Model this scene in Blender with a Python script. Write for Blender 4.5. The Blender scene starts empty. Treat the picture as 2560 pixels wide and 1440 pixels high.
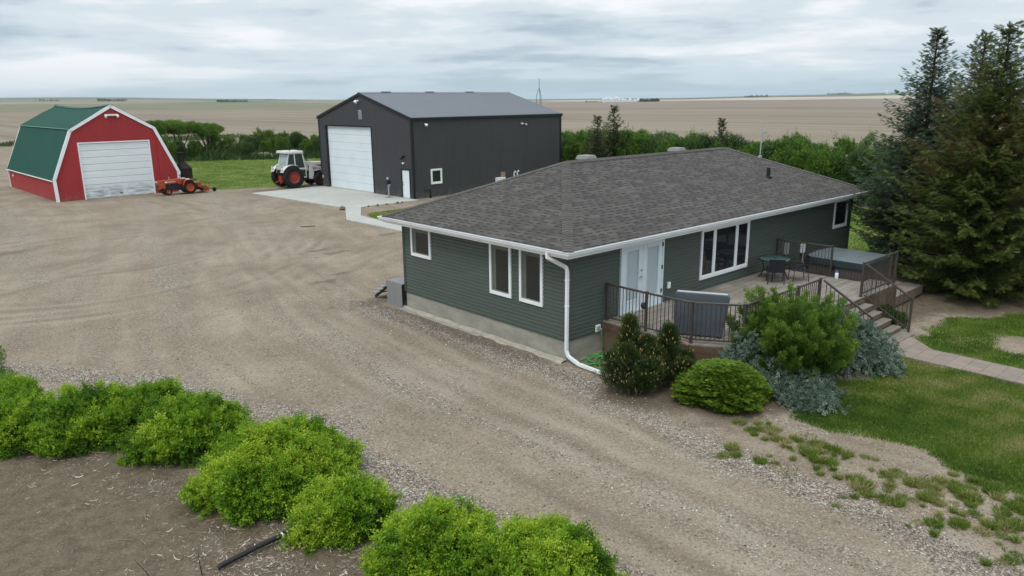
import bpy, math, random
import numpy as np
from mathutils import Vector, Matrix

# ------------------------------------------------------------------ camera, world, sun, exposure
S = bpy.context.scene
COL = S.collection
cam_d = bpy.data.cameras.new('camera'); cam = bpy.data.objects.new('camera', cam_d); COL.objects.link(cam)
_r = (0.73668467, -0.6761768, -0.00897931); _u = (0.17329699, 0.17593629, 0.96902764); _f = (0.65365423, 0.7154239, -0.24678897)
CAM = (-14.347, -13.476, 7.135)
cam.matrix_world = Matrix(((_r[0], _u[0], -_f[0], CAM[0]), (_r[1], _u[1], -_f[1], CAM[1]), (_r[2], _u[2], -_f[2], CAM[2]), (0, 0, 0, 1)))
cam_d.sensor_width = 36.0; cam_d.lens = 1853.68 / 2560 * 36; cam_d.clip_start = 0.1; cam_d.clip_end = 40000
S.camera = cam
S.view_settings.view_transform = 'Standard'; S.view_settings.look = 'None'
S.view_settings.exposure = 0.2; S.view_settings.gamma = 1.0
SUN_EL, SUN_AZ = math.radians(56), math.radians(205)     # azimuth of the sun, measured from +x towards +y

W = bpy.data.worlds.new('World'); S.world = W; W.use_nodes = True
nt = W.node_tree; nt.nodes.clear()
def N(t, tree=None, **kw):
    n = (tree or nt).nodes.new(t)
    for k, v in kw.items(): setattr(n, k, v)
    return n
def world():
    L = nt.links.new
    out = N('ShaderNodeOutputWorld'); bg = N('ShaderNodeBackground'); bg.inputs[1].default_value = 1.0
    sky = N('ShaderNodeTexSky'); sky.sky_type = 'NISHITA'; sky.sun_disc = False
    sky.sun_elevation = SUN_EL; sky.sun_rotation = math.pi / 2 - SUN_AZ
    tc = N('ShaderNodeTexCoord'); sep = N('ShaderNodeSeparateXYZ'); L(tc.outputs['Generated'], sep.inputs[0])
    def M(op, a, b=None, c=None, clamp=False):
        m = N('ShaderNodeMath', operation=op); m.use_clamp = clamp
        for i, v in enumerate((a, b, c)):
            if v is None: continue
            if isinstance(v, (int, float)): m.inputs[i].default_value = v
            else: L(v, m.inputs[i])
        return m.outputs[0]
    z = M('MAXIMUM', sep.outputs['Z'], 0.0)
    zz = M('MULTIPLY', M('POWER', M('ADD', z, 0.006), 0.62), 4.0)
    cv = N('ShaderNodeCombineXYZ'); L(sep.outputs['X'], cv.inputs[0]); L(sep.outputs['Y'], cv.inputs[1]); L(zz, cv.inputs[2])
    n1 = N('ShaderNodeTexNoise'); n1.inputs['Scale'].default_value = 4.6; n1.inputs['Detail'].default_value = 8; n1.inputs['Roughness'].default_value = 0.54; n1.inputs['Distortion'].default_value = 0.15
    mp = N('ShaderNodeMapping'); mp.inputs['Location'].default_value = (3.1, 1.7, 0.55); L(cv.outputs[0], mp.inputs[0]); L(mp.outputs[0], n1.inputs['Vector'])
    n2 = N('ShaderNodeTexNoise'); n2.inputs['Scale'].default_value = 2.0; n2.inputs['Detail'].default_value = 5; n2.inputs['Roughness'].default_value = 0.5
    mp2 = N('ShaderNodeMapping'); mp2.inputs['Location'].default_value = (7.3, 0.2, 4.0); L(cv.outputs[0], mp2.inputs[0]); L(mp2.outputs[0], n2.inputs['Vector'])
    mixn = M('ADD', M('MULTIPLY', n1.outputs[0], 0.62), M('MULTIPLY', n2.outputs[0], 0.38))
    ramp = N('ShaderNodeValToRGB'); cr = ramp.color_ramp; cr.interpolation = 'EASE'
    cr.elements[0].position = 0.38; cr.elements[0].color = (0.385, 0.485, 0.56, 1)
    cr.elements[1].position = 0.61; cr.elements[1].color = (0.82, 0.845, 0.875, 1)
    e = cr.elements.new(0.49); e.color = (0.605, 0.685, 0.74, 1)
    L(mixn, ramp.inputs[0])
    # clear strip low over the horizon, where the blue sky shows under the cloud deck
    low = M('SUBTRACT', 1.0, M('DIVIDE', z, 0.05), clamp=True)
    low = M('MULTIPLY', M('POWER', low, 1.3), M('MULTIPLY', M('SUBTRACT', 0.95, mixn), 1.75), clamp=True)
    skyc = N('ShaderNodeMix', data_type='RGBA'); skyc.blend_type = 'MULTIPLY'; skyc.inputs[0].default_value = 1.0
    L(sky.outputs[0], skyc.inputs[6]); skyc.inputs[7].default_value = (0.10, 0.10, 0.10, 1)
    tint = N('ShaderNodeMix', data_type='RGBA'); tint.inputs[0].default_value = 0.75
    L(skyc.outputs[2], tint.inputs[6]); tint.inputs[7].default_value = (0.40, 0.585, 0.67, 1)
    mx = N('ShaderNodeMix', data_type='RGBA'); L(low, mx.inputs[0]); L(ramp.outputs[0], mx.inputs[6]); L(tint.outputs[2], mx.inputs[7])
    # an overcast sky is brighter overhead than at the horizon
    gain = M('ADD', 1.0, M('MULTIPLY', M('SUBTRACT', z, 0.12, clamp=True), 0.9))
    vm = N('ShaderNodeVectorMath', operation='SCALE'); L(mx.outputs[2], vm.inputs[0]); L(gain, vm.inputs['Scale'])
    L(vm.outputs[0], bg.inputs[0]); L(bg.outputs[0], out.inputs[0])
world()
sd = bpy.data.lights.new('sun', 'SUN'); sd.energy = 1.25; sd.angle = math.radians(20); sd.color = (1.0, 0.95, 0.88)
sun = bpy.data.objects.new('sun', sd); COL.objects.link(sun)
_s = Vector((math.cos(SUN_EL) * math.cos(SUN_AZ), math.cos(SUN_EL) * math.sin(SUN_AZ), math.sin(SUN_EL)))
sun.rotation_euler = _s.to_track_quat('Z', 'Y').to_euler()

rng = np.random.default_rng(7); random.seed(7)

# ------------------------------------------------------------------ mesh helpers
def V(*a): return np.array(a, float)
def link(o, parent=None):
    COL.objects.link(o)
    if parent is not None: o.parent = parent
    return o
def tag(o, label=None, cat=None, group=None, kind=None):
    if label: o['label'] = label
    if cat: o['category'] = cat
    if group: o['group'] = group
    if kind: o['kind'] = kind
    return o
def thing(name, label, cat, loc=(0, 0, 0), rz=0, group=None):
    o = bpy.data.objects.new(name, None); o.empty_display_size = 0.3; link(o)
    o.location = loc; o.rotation_euler = (0, 0, rz)
    return tag(o, label, cat, group)
class MB:
    def __init__(s): s.v = []; s.f = []; s.uv = []
    def add(s, vs, fs, uvs=None):
        b = len(s.v); s.v += [tuple(float(c) for c in q) for q in vs]
        for k, f in enumerate(fs):
            s.f.append(tuple(b + i for i in f)); s.uv.append(uvs[k] if uvs else None)
        return s
    def quad(s, a, b, c, d, uv=None): return s.add((a, b, c, d), ((0, 1, 2, 3),), [uv] if uv else None)
    def hexa(s, p):   # 8 points: bottom loop 0-3, top loop 4-7
        return s.add(p, ((3, 2, 1, 0), (4, 5, 6, 7), (0, 1, 5, 4), (1, 2, 6, 5), (2, 3, 7, 6), (3, 0, 4, 7)))
    def box(s, x0, x1, y0, y1, z0, z1):
        x0, x1 = sorted((x0, x1)); y0, y1 = sorted((y0, y1)); z0, z1 = sorted((z0, z1))
        return s.hexa([(x0, y0, z0), (x1, y0, z0), (x1, y1, z0), (x0, y1, z0), (x0, y0, z1), (x1, y0, z1), (x1, y1, z1), (x0, y1, z1)])
    def bar(s, a, b, w, h, up=(0, 0, 1)):   # square bar from a to b
        a, b, up = V(*a), V(*b), V(*up); d = b - a; d /= np.linalg.norm(d)
        sd_ = np.cross(d, up)
        if np.linalg.norm(sd_) < 1e-4: sd_ = np.cross(d, V(1, 0, 0))
        sd_ /= np.linalg.norm(sd_); u = np.cross(sd_, d); sd_ = sd_ * w / 2; u = u * h / 2
        return s.hexa([a - sd_ - u, a + sd_ - u, a + sd_ + u, a - sd_ + u, b - sd_ - u, b + sd_ - u, b + sd_ + u, b - sd_ + u])
    def prism(s, poly, vec):               # extrude a 3-D polygon along vec
        n = len(poly); p = [V(*q) for q in poly]; v = V(*vec)
        vs = p + [q + v for q in p]
        nrm = sum(np.cross(p[i] - p[0], p[(i + 1) % n] - p[0]) for i in range(n))
        fl = np.dot(nrm, v) > 0
        fs = [tuple(range(n - 1, -1, -1)), tuple(range(n, 2 * n))] + [(i, (i + 1) % n, n + (i + 1) % n, n + i) for i in range(n)]
        if not fl: fs = [tuple(reversed(f)) for f in fs]
        return s.add(vs, fs)
    def lathe(s, prof, o=(0, 0, 0), axis=(0, 0, 1), n=24, cap=True):  # prof: (radius, height)
        o, ax = V(*o), V(*axis); ax /= np.linalg.norm(ax)
        t = V(1, 0, 0) if abs(ax[0]) < 0.9 else V(0, 1, 0)
        e1 = np.cross(ax, t); e1 /= np.linalg.norm(e1); e2 = np.cross(ax, e1)
        vs, fs = [], []
        for r, h in prof:
            for k in range(n):
                a = 2 * math.pi * k / n; vs.append(o + ax * h + r * (math.cos(a) * e1 + math.sin(a) * e2))
        for i in range(len(prof) - 1):
            for k in range(n): fs.append((i * n + k, i * n + (k + 1) % n, (i + 1) * n + (k + 1) % n, (i + 1) * n + k))
        if cap:
            if prof[0][0] > 1e-4: fs.append(tuple(range(n - 1, -1, -1)))
            if prof[-1][0] > 1e-4: fs.append(tuple(range((len(prof) - 1) * n, len(prof) * n)))
        return s.add(vs, fs)
    def tube(s, pts, r, n=8, taper=None):
        pts = [V(*p) for p in pts]; m = len(pts); vs, fs = [], []
        ref = None
        for i, p in enumerate(pts):
            d = pts[min(i + 1, m - 1)] - pts[max(i - 1, 0)]; d /= np.linalg.norm(d) + 1e-9
            if ref is None: ref = np.cross(d, V(0, 0, 1) if abs(d[2]) < 0.9 else V(1, 0, 0))
            e1 = ref - d * np.dot(ref, d); e1 /= np.linalg.norm(e1) + 1e-9; e2 = np.cross(d, e1); ref = e1
            rr = r if taper is None else r * (1 + (taper - 1) * i / (m - 1))
            for k in range(n):
                a = 2 * math.pi * k / n; vs.append(p + rr * (math.cos(a) * e1 + math.sin(a) * e2))
        for i in range(m - 1):
            for k in range(n): fs.append((i * n + k, i * n + (k + 1) % n, (i + 1) * n + (k + 1) % n, (i + 1) * n + k))
        fs.append(tuple(range(n - 1, -1, -1))); fs.append(tuple(range((m - 1) * n, m * n)))
        return s.add(vs, fs)
    def build(s, name, mat, parent=None, smooth=False, bevel=0.0, loc=None, rz=None):
        me = bpy.data.meshes.new(name); me.from_pydata(s.v, [], s.f); me.update()
        if any(u is not None for u in s.uv):
            ul = me.uv_layers.new(name='UVMap'); k = 0
            for fi, f in enumerate(s.f):
                for j in range(len(f)):
                    if s.uv[fi] is not None: ul.data[k].uv = s.uv[fi][j]
                    k += 1
        me.materials.append(mat)
        if smooth:
            me.polygons.foreach_set('use_smooth', [True] * len(me.polygons))
            me.set_sharp_from_angle(angle=math.radians(38))
        o = bpy.data.objects.new(name, me); link(o, parent)
        if bevel:
            b = o.modifiers.new('bevel', 'BEVEL'); b.width = bevel; b.segments = 2; b.limit_method = 'ANGLE'
        if loc is not None: o.location = loc
        if rz is not None: o.rotation_euler = (0, 0, rz)
        return o
def arr_mesh(name, verts, nper, tint=None):
    """verts (N*nper,3): N faces of nper corners each; tint (N) stored per face"""
    verts = np.ascontiguousarray(verts, np.float32).reshape(-1, 3); n = len(verts) // nper
    me = bpy.data.meshes.new(name); me.vertices.add(len(verts)); me.vertices.foreach_set('co', verts.ravel())
    me.loops.add(len(verts)); me.loops.foreach_set('vertex_index', np.arange(len(verts), dtype=np.int32))
    me.polygons.add(n); me.polygons.foreach_set('loop_start', np.arange(0, n * nper, nper, dtype=np.int32))
    me.polygons.foreach_set('loop_total', np.full(n, nper, np.int32))
    if tint is not None:
        a = me.attributes.new('tint', 'FLOAT', 'FACE'); a.data.foreach_set('value', np.ascontiguousarray(tint, np.float32))
    me.update(); me.validate()
    return me
def unit(a): return a / (np.linalg.norm(a, axis=-1, keepdims=True) + 1e-9)
def sprigs(base, dirs, length, tmpl, side_hint=None, twist=1.0):
    """Place a template (K,4,3) of quads on every base point, x along dir. Returns (N*K*4,3)."""
    n = len(base); d = unit(dirs)
    h = rng.normal(size=(n, 3)) * twist if side_hint is None else side_hint + rng.normal(size=(n, 3)) * twist
    s_ = unit(np.cross(d, h)); u = np.cross(s_, d)
    fr = np.stack([d, s_, u], 1) * length[:, None, None]
    return (np.einsum('kqc,ncx->nkqx', tmpl, fr) + base[:, None, None, :]).reshape(-1, 3)

# ------------------------------------------------------------------ material helpers
class Mat:
    def __init__(s, name, rough=0.7, spec=0.3, metal=0.0):
        s.m = bpy.data.materials.new(name); s.m.use_nodes = True; s.t = s.m.node_tree; s.L = s.t.links.new
        s.b = s.t.nodes['Principled BSDF']; s.b.inputs['Roughness'].default_value = rough
        s.b.inputs['Specular IOR Level'].default_value = spec; s.b.inputs['Metallic'].default_value = metal
        s.out = s.t.nodes['Material Output']
    def n(s, t, **kw): return N(t, s.t, **kw)
    def put(s, sock, v):
        if isinstance(v, (int, float)): sock.default_value = v
        elif isinstance(v, tuple): sock.default_value = v if len(v) == 4 or len(sock.default_value) == 3 else v + (1,)
        else: s.L(v, sock)
    def math(s, op, a, b=None, c=None, clamp=False):
        m = s.n('ShaderNodeMath', operation=op); m.use_clamp = clamp
        for i, v in enumerate((a, b, c)):
            if v is not None: s.put(m.inputs[i], v)
        return m.outputs[0]
    def mix(s, fac, a, b, mode='MIX'):
        m = s.n('ShaderNodeMix', data_type='RGBA'); m.blend_type = mode; m.clamp_factor = True
        s.put(m.inputs[0], fac); s.put(m.inputs[6], a); s.put(m.inputs[7], b); return m.outputs[2]
    def pos(s, scale=(1, 1, 1), kind='Object'):
        tc = s.n('ShaderNodeTexCoord'); mp = s.n('ShaderNodeMapping'); mp.inputs['Scale'].default_value = scale
        s.L(tc.outputs[kind], mp.inputs[0]); return mp.outputs[0]
    def noise(s, scale, detail=3, rough=0.55, vec=None, dist=0.0):
        t = s.n('ShaderNodeTexNoise'); t.inputs['Scale'].default_value = scale; t.inputs['Detail'].default_value = detail
        t.inputs['Roughness'].default_value = rough; t.inputs['Distortion'].default_value = dist
        s.L(vec if vec is not None else s.pos(), t.inputs['Vector']); return t.outputs[0]
    def ramp(s, f, *stops):
        r = s.n('ShaderNodeValToRGB'); c = r.color_ramp
        while len(c.elements) < len(stops): c.elements.new(0.5)
        for e, (p, col) in zip(c.elements, stops): e.position = p; e.color = col if len(col) == 4 else col + (1,)
        s.L(f, r.inputs[0]); return r.outputs[0]
    def rng(s, f, a, b, c=0.0, d=1.0):
        m = s.n('ShaderNodeMapRange'); s.put(m.inputs[0], f)
        for i, v in enumerate((a, b, c, d)): m.inputs[i + 1].default_value = v
        return m.outputs[0]
    def attr(s, name, out='Fac'):
        a = s.n('ShaderNodeAttribute'); a.attribute_name = name; return a.outputs[out]
    def color(s, v): s.put(s.b.inputs['Base Color'], v); return s
    def bump(s, h, strength=0.4, dist=0.01):
        b = s.n('ShaderNodeBump'); b.inputs['Strength'].default_value = strength; b.inputs['Distance'].default_value = dist
        s.L(h, b.inputs['Height']); s.L(b.outputs[0], s.b.inputs['Normal']); return s
def worn(name, c, var=0.18, scale=1.6, rough=0.6, spec=0.3, metal=0.0, dirt=None, fine=40, stretch=(1, 1, 1)):
    """paint / metal / plastic with weathering: broad patches, fine grain and a roughness that varies"""
    m = Mat(name, rough, spec, metal)
    a = m.noise(scale, 4, 0.6, m.pos(stretch)); b = m.noise(fine, 2, 0.5)
    f = m.math('ADD', m.math('MULTIPLY', a, 0.75), m.math('MULTIPLY', b, 0.25))
    lo = tuple(x * (1 - var) for x in c); hi = tuple(min(1, x * (1 + var)) for x in c)
    col = m.ramp(f, (0.32, lo), (0.68, hi))
    if dirt is not None: col = m.mix(m.rng(m.noise(scale * 2.3, 5, 0.7), 0.55, 0.75, 0, 0.6), col, dirt)
    m.color(col); m.L(m.rng(a, 0.3, 0.7, rough * 0.85, min(1, rough * 1.15)), m.b.inputs['Roughness'])
    m.bump(b, 0.08, 0.004)
    return m.m
def leafmat(name, stops, trans=0.35, nscale=0.9, namt=0.35, rough=0.55):
    m = Mat(name, rough, 0.25)
    f = m.math('ADD', m.attr('tint'), m.math('MULTIPLY', m.math('SUBTRACT', m.noise(nscale, 3, 0.6), 0.5), namt), clamp=True)
    col = m.ramp(f, *stops); m.color(col)
    tr = m.n('ShaderNodeBsdfTranslucent'); m.L(m.mix(0.35, col, (0.20, 0.30, 0.03)), tr.inputs[0])
    mx = m.n('ShaderNodeMixShader'); mx.inputs[0].default_value = trans
    m.L(m.b.outputs[0], mx.inputs[1]); m.L(tr.outputs[0], mx.inputs[2]); m.L(mx.outputs[0], m.out.inputs[0])
    return m.m
def glass(name, c=(0.012, 0.014, 0.015), rough=0.03):
    m = Mat(name, rough, 0.6); m.color(m.mix(m.noise(1.2, 2), c, tuple(x * 1.9 for x in c))); 
    m.bump(m.noise(0.8, 1), 0.02, 0.02)
    return m.m

M_white = worn('white_trim', (0.80, 0.82, 0.84), 0.05, 1.5, 0.45, 0.35)
M_door = worn('white_door', (0.68, 0.755, 0.80), 0.05, 0.8, 0.45, 0.4)
M_glass = glass('window_glass')
M_screen = worn('insect_screen', (0.010, 0.011, 0.011), 0.2, 2, 0.6, 0.2)
M_black = worn('black_trim', (0.012, 0.012, 0.014), 0.2, 2, 0.5, 0.35)
M_bronze = worn('bronze_aluminium', (0.060, 0.051, 0.045), 0.15, 3, 0.45, 0.4)
M_conc = worn('concrete', (0.42, 0.42, 0.385), 0.10, 0.5, 0.85, 0.2, dirt=(0.30, 0.285, 0.245))
M_found = worn('foundation_concrete', (0.31, 0.298, 0.258), 0.22, 1.3, 0.9, 0.15, dirt=(0.24, 0.20, 0.14), stretch=(1, 1, 2.5))
M_galv = worn('galvanised_metal', (0.40, 0.42, 0.43), 0.12, 3, 0.45, 0.5, metal=0.3)
M_rubber = worn('tyre_rubber', (0.016, 0.016, 0.016), 0.3, 5, 0.85, 0.2, dirt=(0.06, 0.05, 0.04))
# ------------------------------------------------------------------ ground
def sdf(P, poly):
    """signed distance to a polygon, positive inside; P (N,2)"""
    q = np.array(poly, float); n = len(q); d = np.full(len(P), 1e9); ins = np.zeros(len(P), bool)
    for i in range(n):
        a, b = q[i], q[(i + 1) % n]; e = b - a; w = P - a
        t = np.clip((w @ e) / (e @ e), 0, 1); d = np.minimum(d, np.hypot(*(w - t[:, None] * e).T))
        c = (a[1] > P[:, 1]) != (b[1] > P[:, 1])
        with np.errstate(divide='ignore', invalid='ignore'):
            ins ^= c & (P[:, 0] < (b[0] - a[0]) * (P[:, 1] - a[1]) / (b[1] - a[1]) + a[0])
    return np.where(ins, d, -d)
def ldist(P, pts):
    q = np.array(pts, float); d = np.full(len(P), 1e9); lat = np.zeros(len(P)); along = np.zeros(len(P)); s0 = 0.0
    for i in range(len(q) - 1):
        a, b = q[i], q[i + 1]; e = b - a; L = np.hypot(*e); w = P - a; t = np.clip((w @ e) / (e @ e), 0, 1)
        dd = np.hypot(*(w - t[:, None] * e).T); k = dd < d
        sg = np.sign(e[0] * w[:, 1] - e[1] * w[:, 0])
        d[k] = dd[k]; lat[k] = (dd * sg)[k]; along[k] = (s0 + t * L)[k]; s0 += L
    return d, lat, along
def vnoise(P, scale, seed=0):
    """cheap smooth noise, -1..1"""
    r = np.random.default_rng(seed); o = np.zeros(len(P))
    for k in range(7):
        a = r.uniform(0, 6.28); f = scale * r.uniform(0.5, 2.2)
        o += np.sin((P[:, 0] * math.cos(a) + P[:, 1] * math.sin(a)) * f + r.uniform(0, 6.28) + 1.3 * np.sin((P[:, 0] * math.sin(a) - P[:, 1] * math.cos(a)) * f * 0.7 + r.uniform(0, 6.28)))
    return o / 4.0
LAWNS = [
    [(1.15, -6.2), (2.2, -6.0), (3.2, -5.7), (4.7, -6.3), (5.6, -6.1), (6.5, -5.95), (7.05, -6.1), (7.05, -24), (2.5, -24), (1.2, -13), (.88, -10.75), (.78, -10.26), (1.2, -9.3), (1.35, -8.9), (1.5, -8.2), (1.42, -7.4), (.94, -7.04)],
    [(8.32, -6.5), (9.3, -6.05), (10.6, -5.85), (12.2, -5.9), (13.2, -6.8), (14.7, -7.4), (17, -24), (8.32, -24)],
    [(18.6, 1), (21, -.8), (24, -3), (36, -5), (36.2, 31), (18.5, 31), (18.5, 9)],
    [(8.4, 53.6), (10.4, 52.6), (9.6, 50.8), (9.2, 50.0), (11, 48.6), (13.5, 47.3), (14.6, 48.2), (17, 48.6), (33, 47), (43, 58), (43, 78), (26, 80), (19.8, 84), (8, 87), (8.3, 60)],
    [(9.72, 21.5), (9.82, 23.2), (9.95, 25.2), (10.25, 26.7), (11.2, 28.2), (12.6, 28.7), (14.5, 28.6), (17, 27), (17, 12), (10.1, 12)],
    [(-16, 9.3), (-12.1, 9.2), (-11.65, 9.8), (-11.6, 11.2), (-11.3, 12.2), (-11.7, 13.4), (-12.3, 15), (-16, 15)],
    [(-40, 149), (60, 140), (60, 153), (-40, 160)],
]
SOIL = [(-9.9, .4), (-9.5, -1.6), (-9.3, -2.7), (-8.9, -4.2), (-8.2, -6), (-7.8, -8), (-8, -14), (-30, -14), (-30, 4), (-13.4, 6.3), (-12.2, 5.2), (-11.4, 3.9), (-10.6, 2.6)]
BED = [(-1.7, -2.2), (-1.4, -3.6), (-.5, -4.6), (.2, -5.6), (1.4, -6.2), (3, -5.7), (4.6, -6.3), (7, -5.9), (6.5, -4), (1.5, -2.5), (1.2, -.1), (.1, -.1), (-.1, -1.4)]
SPRUCEBED = [(12.3, -5.9), (10.2, -5.5), (11, -4.2), (18, -1), (21, .6), (24, -2), (27, -6), (22, -10), (15, -8.2), (13.2, -6.9)]
def sd_lawn(P):
    d = np.full(len(P), -9.0)
    for i, l in enumerate(LAWNS):
        if i == 6: continue
        d = np.maximum(d, sdf(P, l))
    d = np.minimum(d, -(0.85 + 0.25 * vnoise(P, 2, 8) - np.hypot(P[:, 0] - 10.6, P[:, 1] + 8.3)))
    return d + 0.16 * vnoise(P, 2.2, 3) + 0.08 * vnoise(P, 6.0, 4)
TRACK = [(-1, -40), (-3.6, -14), (-4.6, -7), (-5.0, 0), (-4.4, 8), (-2.2, 17), (1.2, 27), (4, 40), (4.5, 50)]
BANDS = [([(-12.6, 11.8), (-9.4, 6.9), (-8.0, 3.2), (-7.2, .8), (-7.3, -2), (-7.1, -5.9), (-6.2, -9.5), (-5.2, -16)], .75, 1.0),
         ([(-1.0, 9.5), (-.85, 4), (-.75, 0), (-1.2, -3.4), (-1.9, -6.4), (-1.75, -8.6), (-2.1, -11.4), (-2.2, -20)], .6, 1.0),
         ([(-3.6, -16), (-4.2, -7), (-4.4, 0), (-3.6, 7)], .5, .35), ([(-5.3, 16), (-3, 26), (0, 36), (3.2, 48)], .7, .5), ([(4, 20), (3.5, 30), (6, 40), (8.5, 46)], .9, .5), ([(-9, 22), (-7, 34), (-5.5, 48)], 1.0, .5)]
def bez(*k, n=40):
    k = np.array(k, float); t = np.linspace(0, 1, n)[:, None]
    return [tuple(q) for q in ((1 - t) ** 3 * k[0] + 3 * t * (1 - t) ** 2 * k[1] + 3 * t * t * (1 - t) * k[2] + t ** 3 * k[3])]
TYRES = [(bez((-3.4, -20), (-5.2, -4), (-5.5, 12), (1.5, 30)), .55), (bez((-2.6, -20), (-3.6, -2), (-2.4, 18), (7.5, 40)), .5), (bez((-12, 26), (-4, 18), (4, 22), (5.5, 44)), .5),
         (bez((-13, 18), (-6, 12), (1, 16), (8, 30)), .55), (bez((2.5, 48), (1.5, 34), (-3, 22), (-14, 20)), .45), (bez((13, 40), (6, 34), (-2, 28), (-12, 34)), .5), (bez((-6, 2), (-5, 12), (-1, 14), (6, 18)), .4)]
DARKS = [(3.1, 18.4, .55, .2), (2.9, 19.6, .5, .18), (0, 13.4, .45, .16), (1, 14.3, .3, .13), (-.6, 9.3, .5, .4), (12.6, 45.8, 1.8, .6), (10.4, 51.6, 1.4, 1.6), (.2, -5.0, .7, .5), (8, 20.9, .8, .2), (-9.3, 30, 1.6, .5), (-.5, 4.5, .3, 3.0)]
def ground():
    m = Mat('ground', 0.95, 0.12)
    P = m.pos()
    g = m.attr('grass'); so = m.attr('soil'); co = m.attr('coarse'); dk = m.attr('dark'); tr = m.attr('track', 'Vector')
    ns = m.noise(3.5, 5, 0.65, P); nf = m.noise(22, 3, 0.6, P); nb = m.noise(0.33, 4, 0.6, P)
    stretch = m.n('ShaderNodeMapping'); stretch.inputs['Scale'].default_value = (1.0, 0.06, 1); m.L(tr, stretch.inputs[0])
    nt_ = m.noise(1.0, 5, 0.62, stretch.outputs[0], 1.2)
    # packed gravel: dusty tan fines in broad patches, swept along the wheel lanes
    lane = m.rng(nt_, 0.40, 0.60)
    base = m.ramp(m.math('ADD', m.math('MULTIPLY', nb, 0.62), m.math('MULTIPLY', nt_, 0.38)), (0.38, (0.178, 0.138, 0.095)), (0.50, (0.252, 0.200, 0.142)), (0.62, (0.340, 0.279, 0.206)))
    base = m.mix(m.rng(ns, 0.3, 0.7, 0, 0.4), base, (0.195, 0.159, 0.122))
    mid = m.noise(13, 4, 0.75, P); base = m.mix(m.rng(mid, 0.53, 0.66, 0, 0.6), base, (0.105, 0.085, 0.066)); base = m.mix(m.rng(mid, 0.46, 0.34, 0, 0.5), base, (0.375, 0.33, 0.28))
    def peb(scale):
        v = m.n('ShaderNodeTexVoronoi'); v.inputs['Scale'].default_value = scale; m.L(P, v.inputs['Vector'])
        sp = m.n('ShaderNodeSeparateColor'); m.L(v.outputs['Color'], sp.inputs[0]); return v.outputs['Distance'], sp.outputs[0], sp.outputs[1]
    d1, a1, b1 = peb(36); d2, a2, b2 = peb(22)
    pc = m.ramp(a1, (0.0, (0.048, 0.043, 0.039)), (0.25, (0.125, 0.106, 0.089)), (0.5, (0.248, 0.190, 0.134)), (0.75, (0.322, 0.272, 0.212)), (1.0, (0.56, 0.525, 0.47)))
    pc2 = m.ramp(a2, (0.0, (0.08, 0.072, 0.065)), (0.5, (0.235, 0.192, 0.155)), (1.0, (0.47, 0.44, 0.39)))
    cm = m.math('ADD', co, m.math('ADD', m.math('MULTIPLY', m.math('SUBTRACT', 0.5, lane), 0.55), m.math('ADD', m.math('MULTIPLY', m.math('SUBTRACT', ns, 0.5), 1.3), m.math('MULTIPLY', m.math('SUBTRACT', nb, 0.5), 1.6))))
    cmask = m.rng(cm, 0.10, 0.85)
    pf = m.math('ADD', 0.20, m.math('MULTIPLY', cmask, 0.66))
    col = m.mix(pf, base, pc); col = m.mix(m.math('MULTIPLY', cmask, m.rng(b2, 0.72, 0.75)), col, pc2)
    # tyre tracks: paired dark lines curving through the yard
    col = m.mix(m.math('MULTIPLY', m.attr('tyre'), m.rng(nf, 0.3, 0.65, 0.25, 1.0)), col, (0.135, 0.104, 0.078))
    col = m.mix(m.math('MULTIPLY', m.attr('pale'), m.rng(nf, 0.35, 0.6, 0.3, 0.9)), col, (0.385, 0.330, 0.262))
    # damp / dirty marks
    col = m.mix(m.math('MULTIPLY', dk, m.rng(nf, 0.3, 0.6, 0.5, 1.0)), col, (0.12, 0.09, 0.068))
    # bare soil of the garden and the planting beds
    sm = m.rng(m.math('ADD', so, m.math('MULTIPLY', m.math('SUBTRACT', ns, 0.5), 1.2)), -0.12, 0.3)
    soilc = m.ramp(m.math('ADD', m.math('MULTIPLY', nf, 0.4), m.math('MULTIPLY', ns, 0.6)), (0.34, (0.080, 0.061, 0.041)), (0.5, (0.125, 0.099, 0.068)), (0.68, (0.185, 0.150, 0.108)))
    soilc = m.mix(m.rng(a1, 0.93, 0.97, 0, 0.4), soilc, (0.26, 0.215, 0.17))
    col = m.mix(sm, col, soilc)
    # turf
    gm = m.rng(m.math('ADD', g, m.math('MULTIPLY', m.math('SUBTRACT', nf, 0.5), 0.5)), -0.10, 0.12)
    n3 = m.noise(0.55, 5, 0.62, P); n4 = m.noise(55, 2, 0.6, P)
    gc = m.ramp(m.math('ADD', m.math('MULTIPLY', n3, 0.7), m.math('MULTIPLY', n4, 0.3)), (0.34, (0.036, 0.072, 0.012)), (0.45, (0.076, 0.128, 0.018)), (0.55, (0.120, 0.172, 0.028)), (0.67, (0.24, 0.22, 0.09)))
    col = m.mix(gm, col, gc)
    m.color(col)
    h = m.math('ADD', m.math('MULTIPLY', d1, m.math('ADD', 0.15, cmask)), m.math('ADD', m.math('MULTIPLY', nf, 0.8), m.math('MULTIPLY', ns, 1.6)))
    m.bump(h, 0.55, 0.03)
    def sheet(x0, x1, y0, y1, step, keep):
        xs = np.arange(x0, x1 + step / 2, step); ys = np.arange(y0, y1 + step / 2, step); nx, ny = len(xs), len(ys)
        X, Y = np.meshgrid(xs, ys); Q = np.stack([X.ravel(), Y.ravel()], 1)
        lw = sd_lawn(Q); soil = np.maximum(np.maximum(sdf(Q, SOIL), sdf(Q, BED) - .1), sdf(Q, SPRUCEBED) * .7 - .2)
        co_ = np.zeros(len(Q))
        for pts, w, s in BANDS: co_ = np.maximum(co_, s * np.clip(1.25 - ldist(Q, pts)[0] / (w * (1 + .45 * vnoise(Q, 1.1, 5))), 0, 1))
        dk_ = np.zeros(len(Q))
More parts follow.
